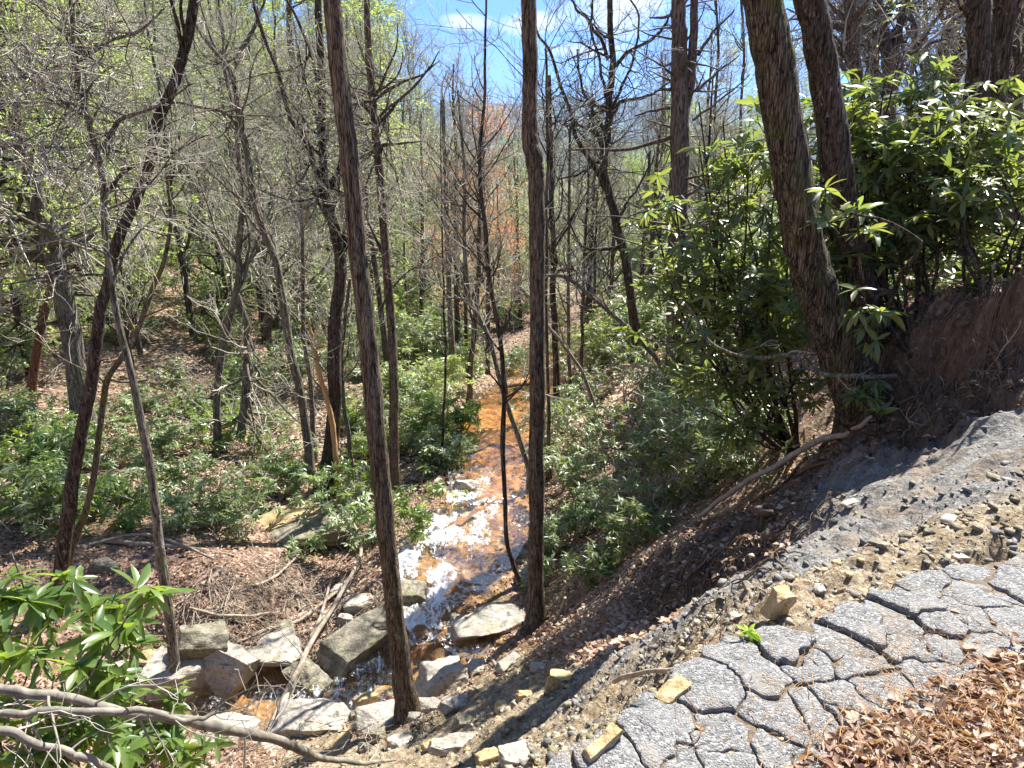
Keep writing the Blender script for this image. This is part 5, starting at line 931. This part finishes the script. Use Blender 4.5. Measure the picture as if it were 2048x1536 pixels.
# ---------------------------------------------------------------- leaf litter
def litter(name, label, n, rmin, rmax, fn, size, sd, mat, tpl, a0=-.72, a1=.72, lift=.01, til=.5):
    x, y = scatter(n, rmin, rmax, fn, a0, a1, sd); r = rs(sd+2); z = H(x, y)+lift*(.3+r.rand(len(x))*1.5); N = len(x); d = r.randn(N, 3)*np.array((1, 1, .3*til)); m = MB()
    leaves(m, np.stack((x, y, z), -1), d, np.array((0, 0, 1.))+til*r.randn(N, 3), size*(.55+.8*r.rand(N)), tpl); return tag(m.build(name, M[mat], smooth=False), label, 'leaf litter', None, 'stuff')
LPILE = [tuple(hit_road(u, v)[:2]) for u, v in ((1560,1600),(1660,1510),(1740,1455),(1840,1435),(1910,1405),(2000,1345),(2150,1300),(2400,1300),(2400,2200),(1500,2200))]
def pile(x, y): return polymask(x, y, LPILE, .09, 3)**2
OAK = leaf_tpl(6, .5, .25, .55, 1); CUR = leaf_tpl(4, .9, .35, .45)
litter('dead_leaves', 'deep drift of brown dead leaves on the asphalt at the lower right corner', 20000, 1.2, 3.0, pile, .048, 820, 'deadleaf', OAK, .05, .9, .015, .4)
litter('dead_leaves', 'curled brown dead leaves mixed in the lower right drift', 16000, 1.2, 3.0, pile, .034, 822, 'deadleaf', CUR, .05, .9, .025, .6)
litter('dead_leaves', 'few small dead leaves caught in the asphalt cracks', 1500, 1.4, 3.0, lambda x, y: masks(x, y)['road']*.5, .03, 824, 'deadleaf', CUR, -.1, .9, .0, .5)
def lm(x, y): k = masks(x, y); d, ii = sdist(x, y); return np.clip(1+.5*np.where(y < 9, polymask(x, y, TOPP, .1, 13), 0)-k['gravel']*1.2-k['tan']*1.0-k['soil']*.7, 0, 1)*(1-k['road'])*(d > SWID[ii]*.5+.06)*np.clip(.75+1.2*fbm(x*.8, y*.8, 2, 8), .15, 1)
litter('dead_leaves', 'brown leaf litter covering the near banks', 120000, 2.6, 12, lm, .05, 826, 'deadleaf', leaf_quad(.6, .2), -.72, .75, .02, .5)
litter('dead_leaves', 'pinkish brown leaf litter covering the wooded slopes', 130000, 11, 48, lm, .12, 828, 'deadleaf_far', leaf_quad(.55, .16), -.72, .75, .03, .5)
litter('dead_leaves', 'reddish dead leaves gathered under the soil overhang', 5000, 4, 8, lambda x, y: masks(x, y)['soil']*.7, .05, 830, 'deadleaf', CUR, .1, .8, .01, .5)
tangle('pine_needles', 'pine needles and thin twigs strewn over the leaf drift', [(1600,1520),(1700,1430),(1850,1400),(2040,1310),(2040,1530)], 900, .09, .0012, 812, 'orange_wood', zoff=.05)
print('litter')
# ---------------------------------------------------------------- air
mb = MB(); x0, x1, y0, y1, z0, z1 = -9800, 9800, -400, 9900, -420, 900
V = [(x0,y0,z0),(x1,y0,z0),(x1,y1,z0),(x0,y1,z0),(x0,y0,z1),(x1,y0,z1),(x1,y1,z1),(x0,y1,z1)]
mb.add(V, [(0,3,2,1),(4,5,6,7),(0,1,5,4),(1,2,6,5),(2,3,7,6),(3,0,4,7)])
t = NT('air'); pv = t.n.new('ShaderNodeVolumePrincipled'); pv.inputs['Color'].default_value = (.38, .60, 1., 1); pv.inputs['Density'].default_value = 7e-5; pv.inputs['Anisotropy'].default_value = .3
t.l.new(pv.outputs[0], t.out.inputs['Volume']); hz = mb.build('haze', t.m, smooth=False); hz['kind'] = 'stuff'; tag(hz, 'thin blue air between the valley and the distant mountains', 'haze', None, 'stuff')
print('faces', sum(len(m.polygons) for m in bpy.data.meshes), 'objects', len(bpy.data.objects))
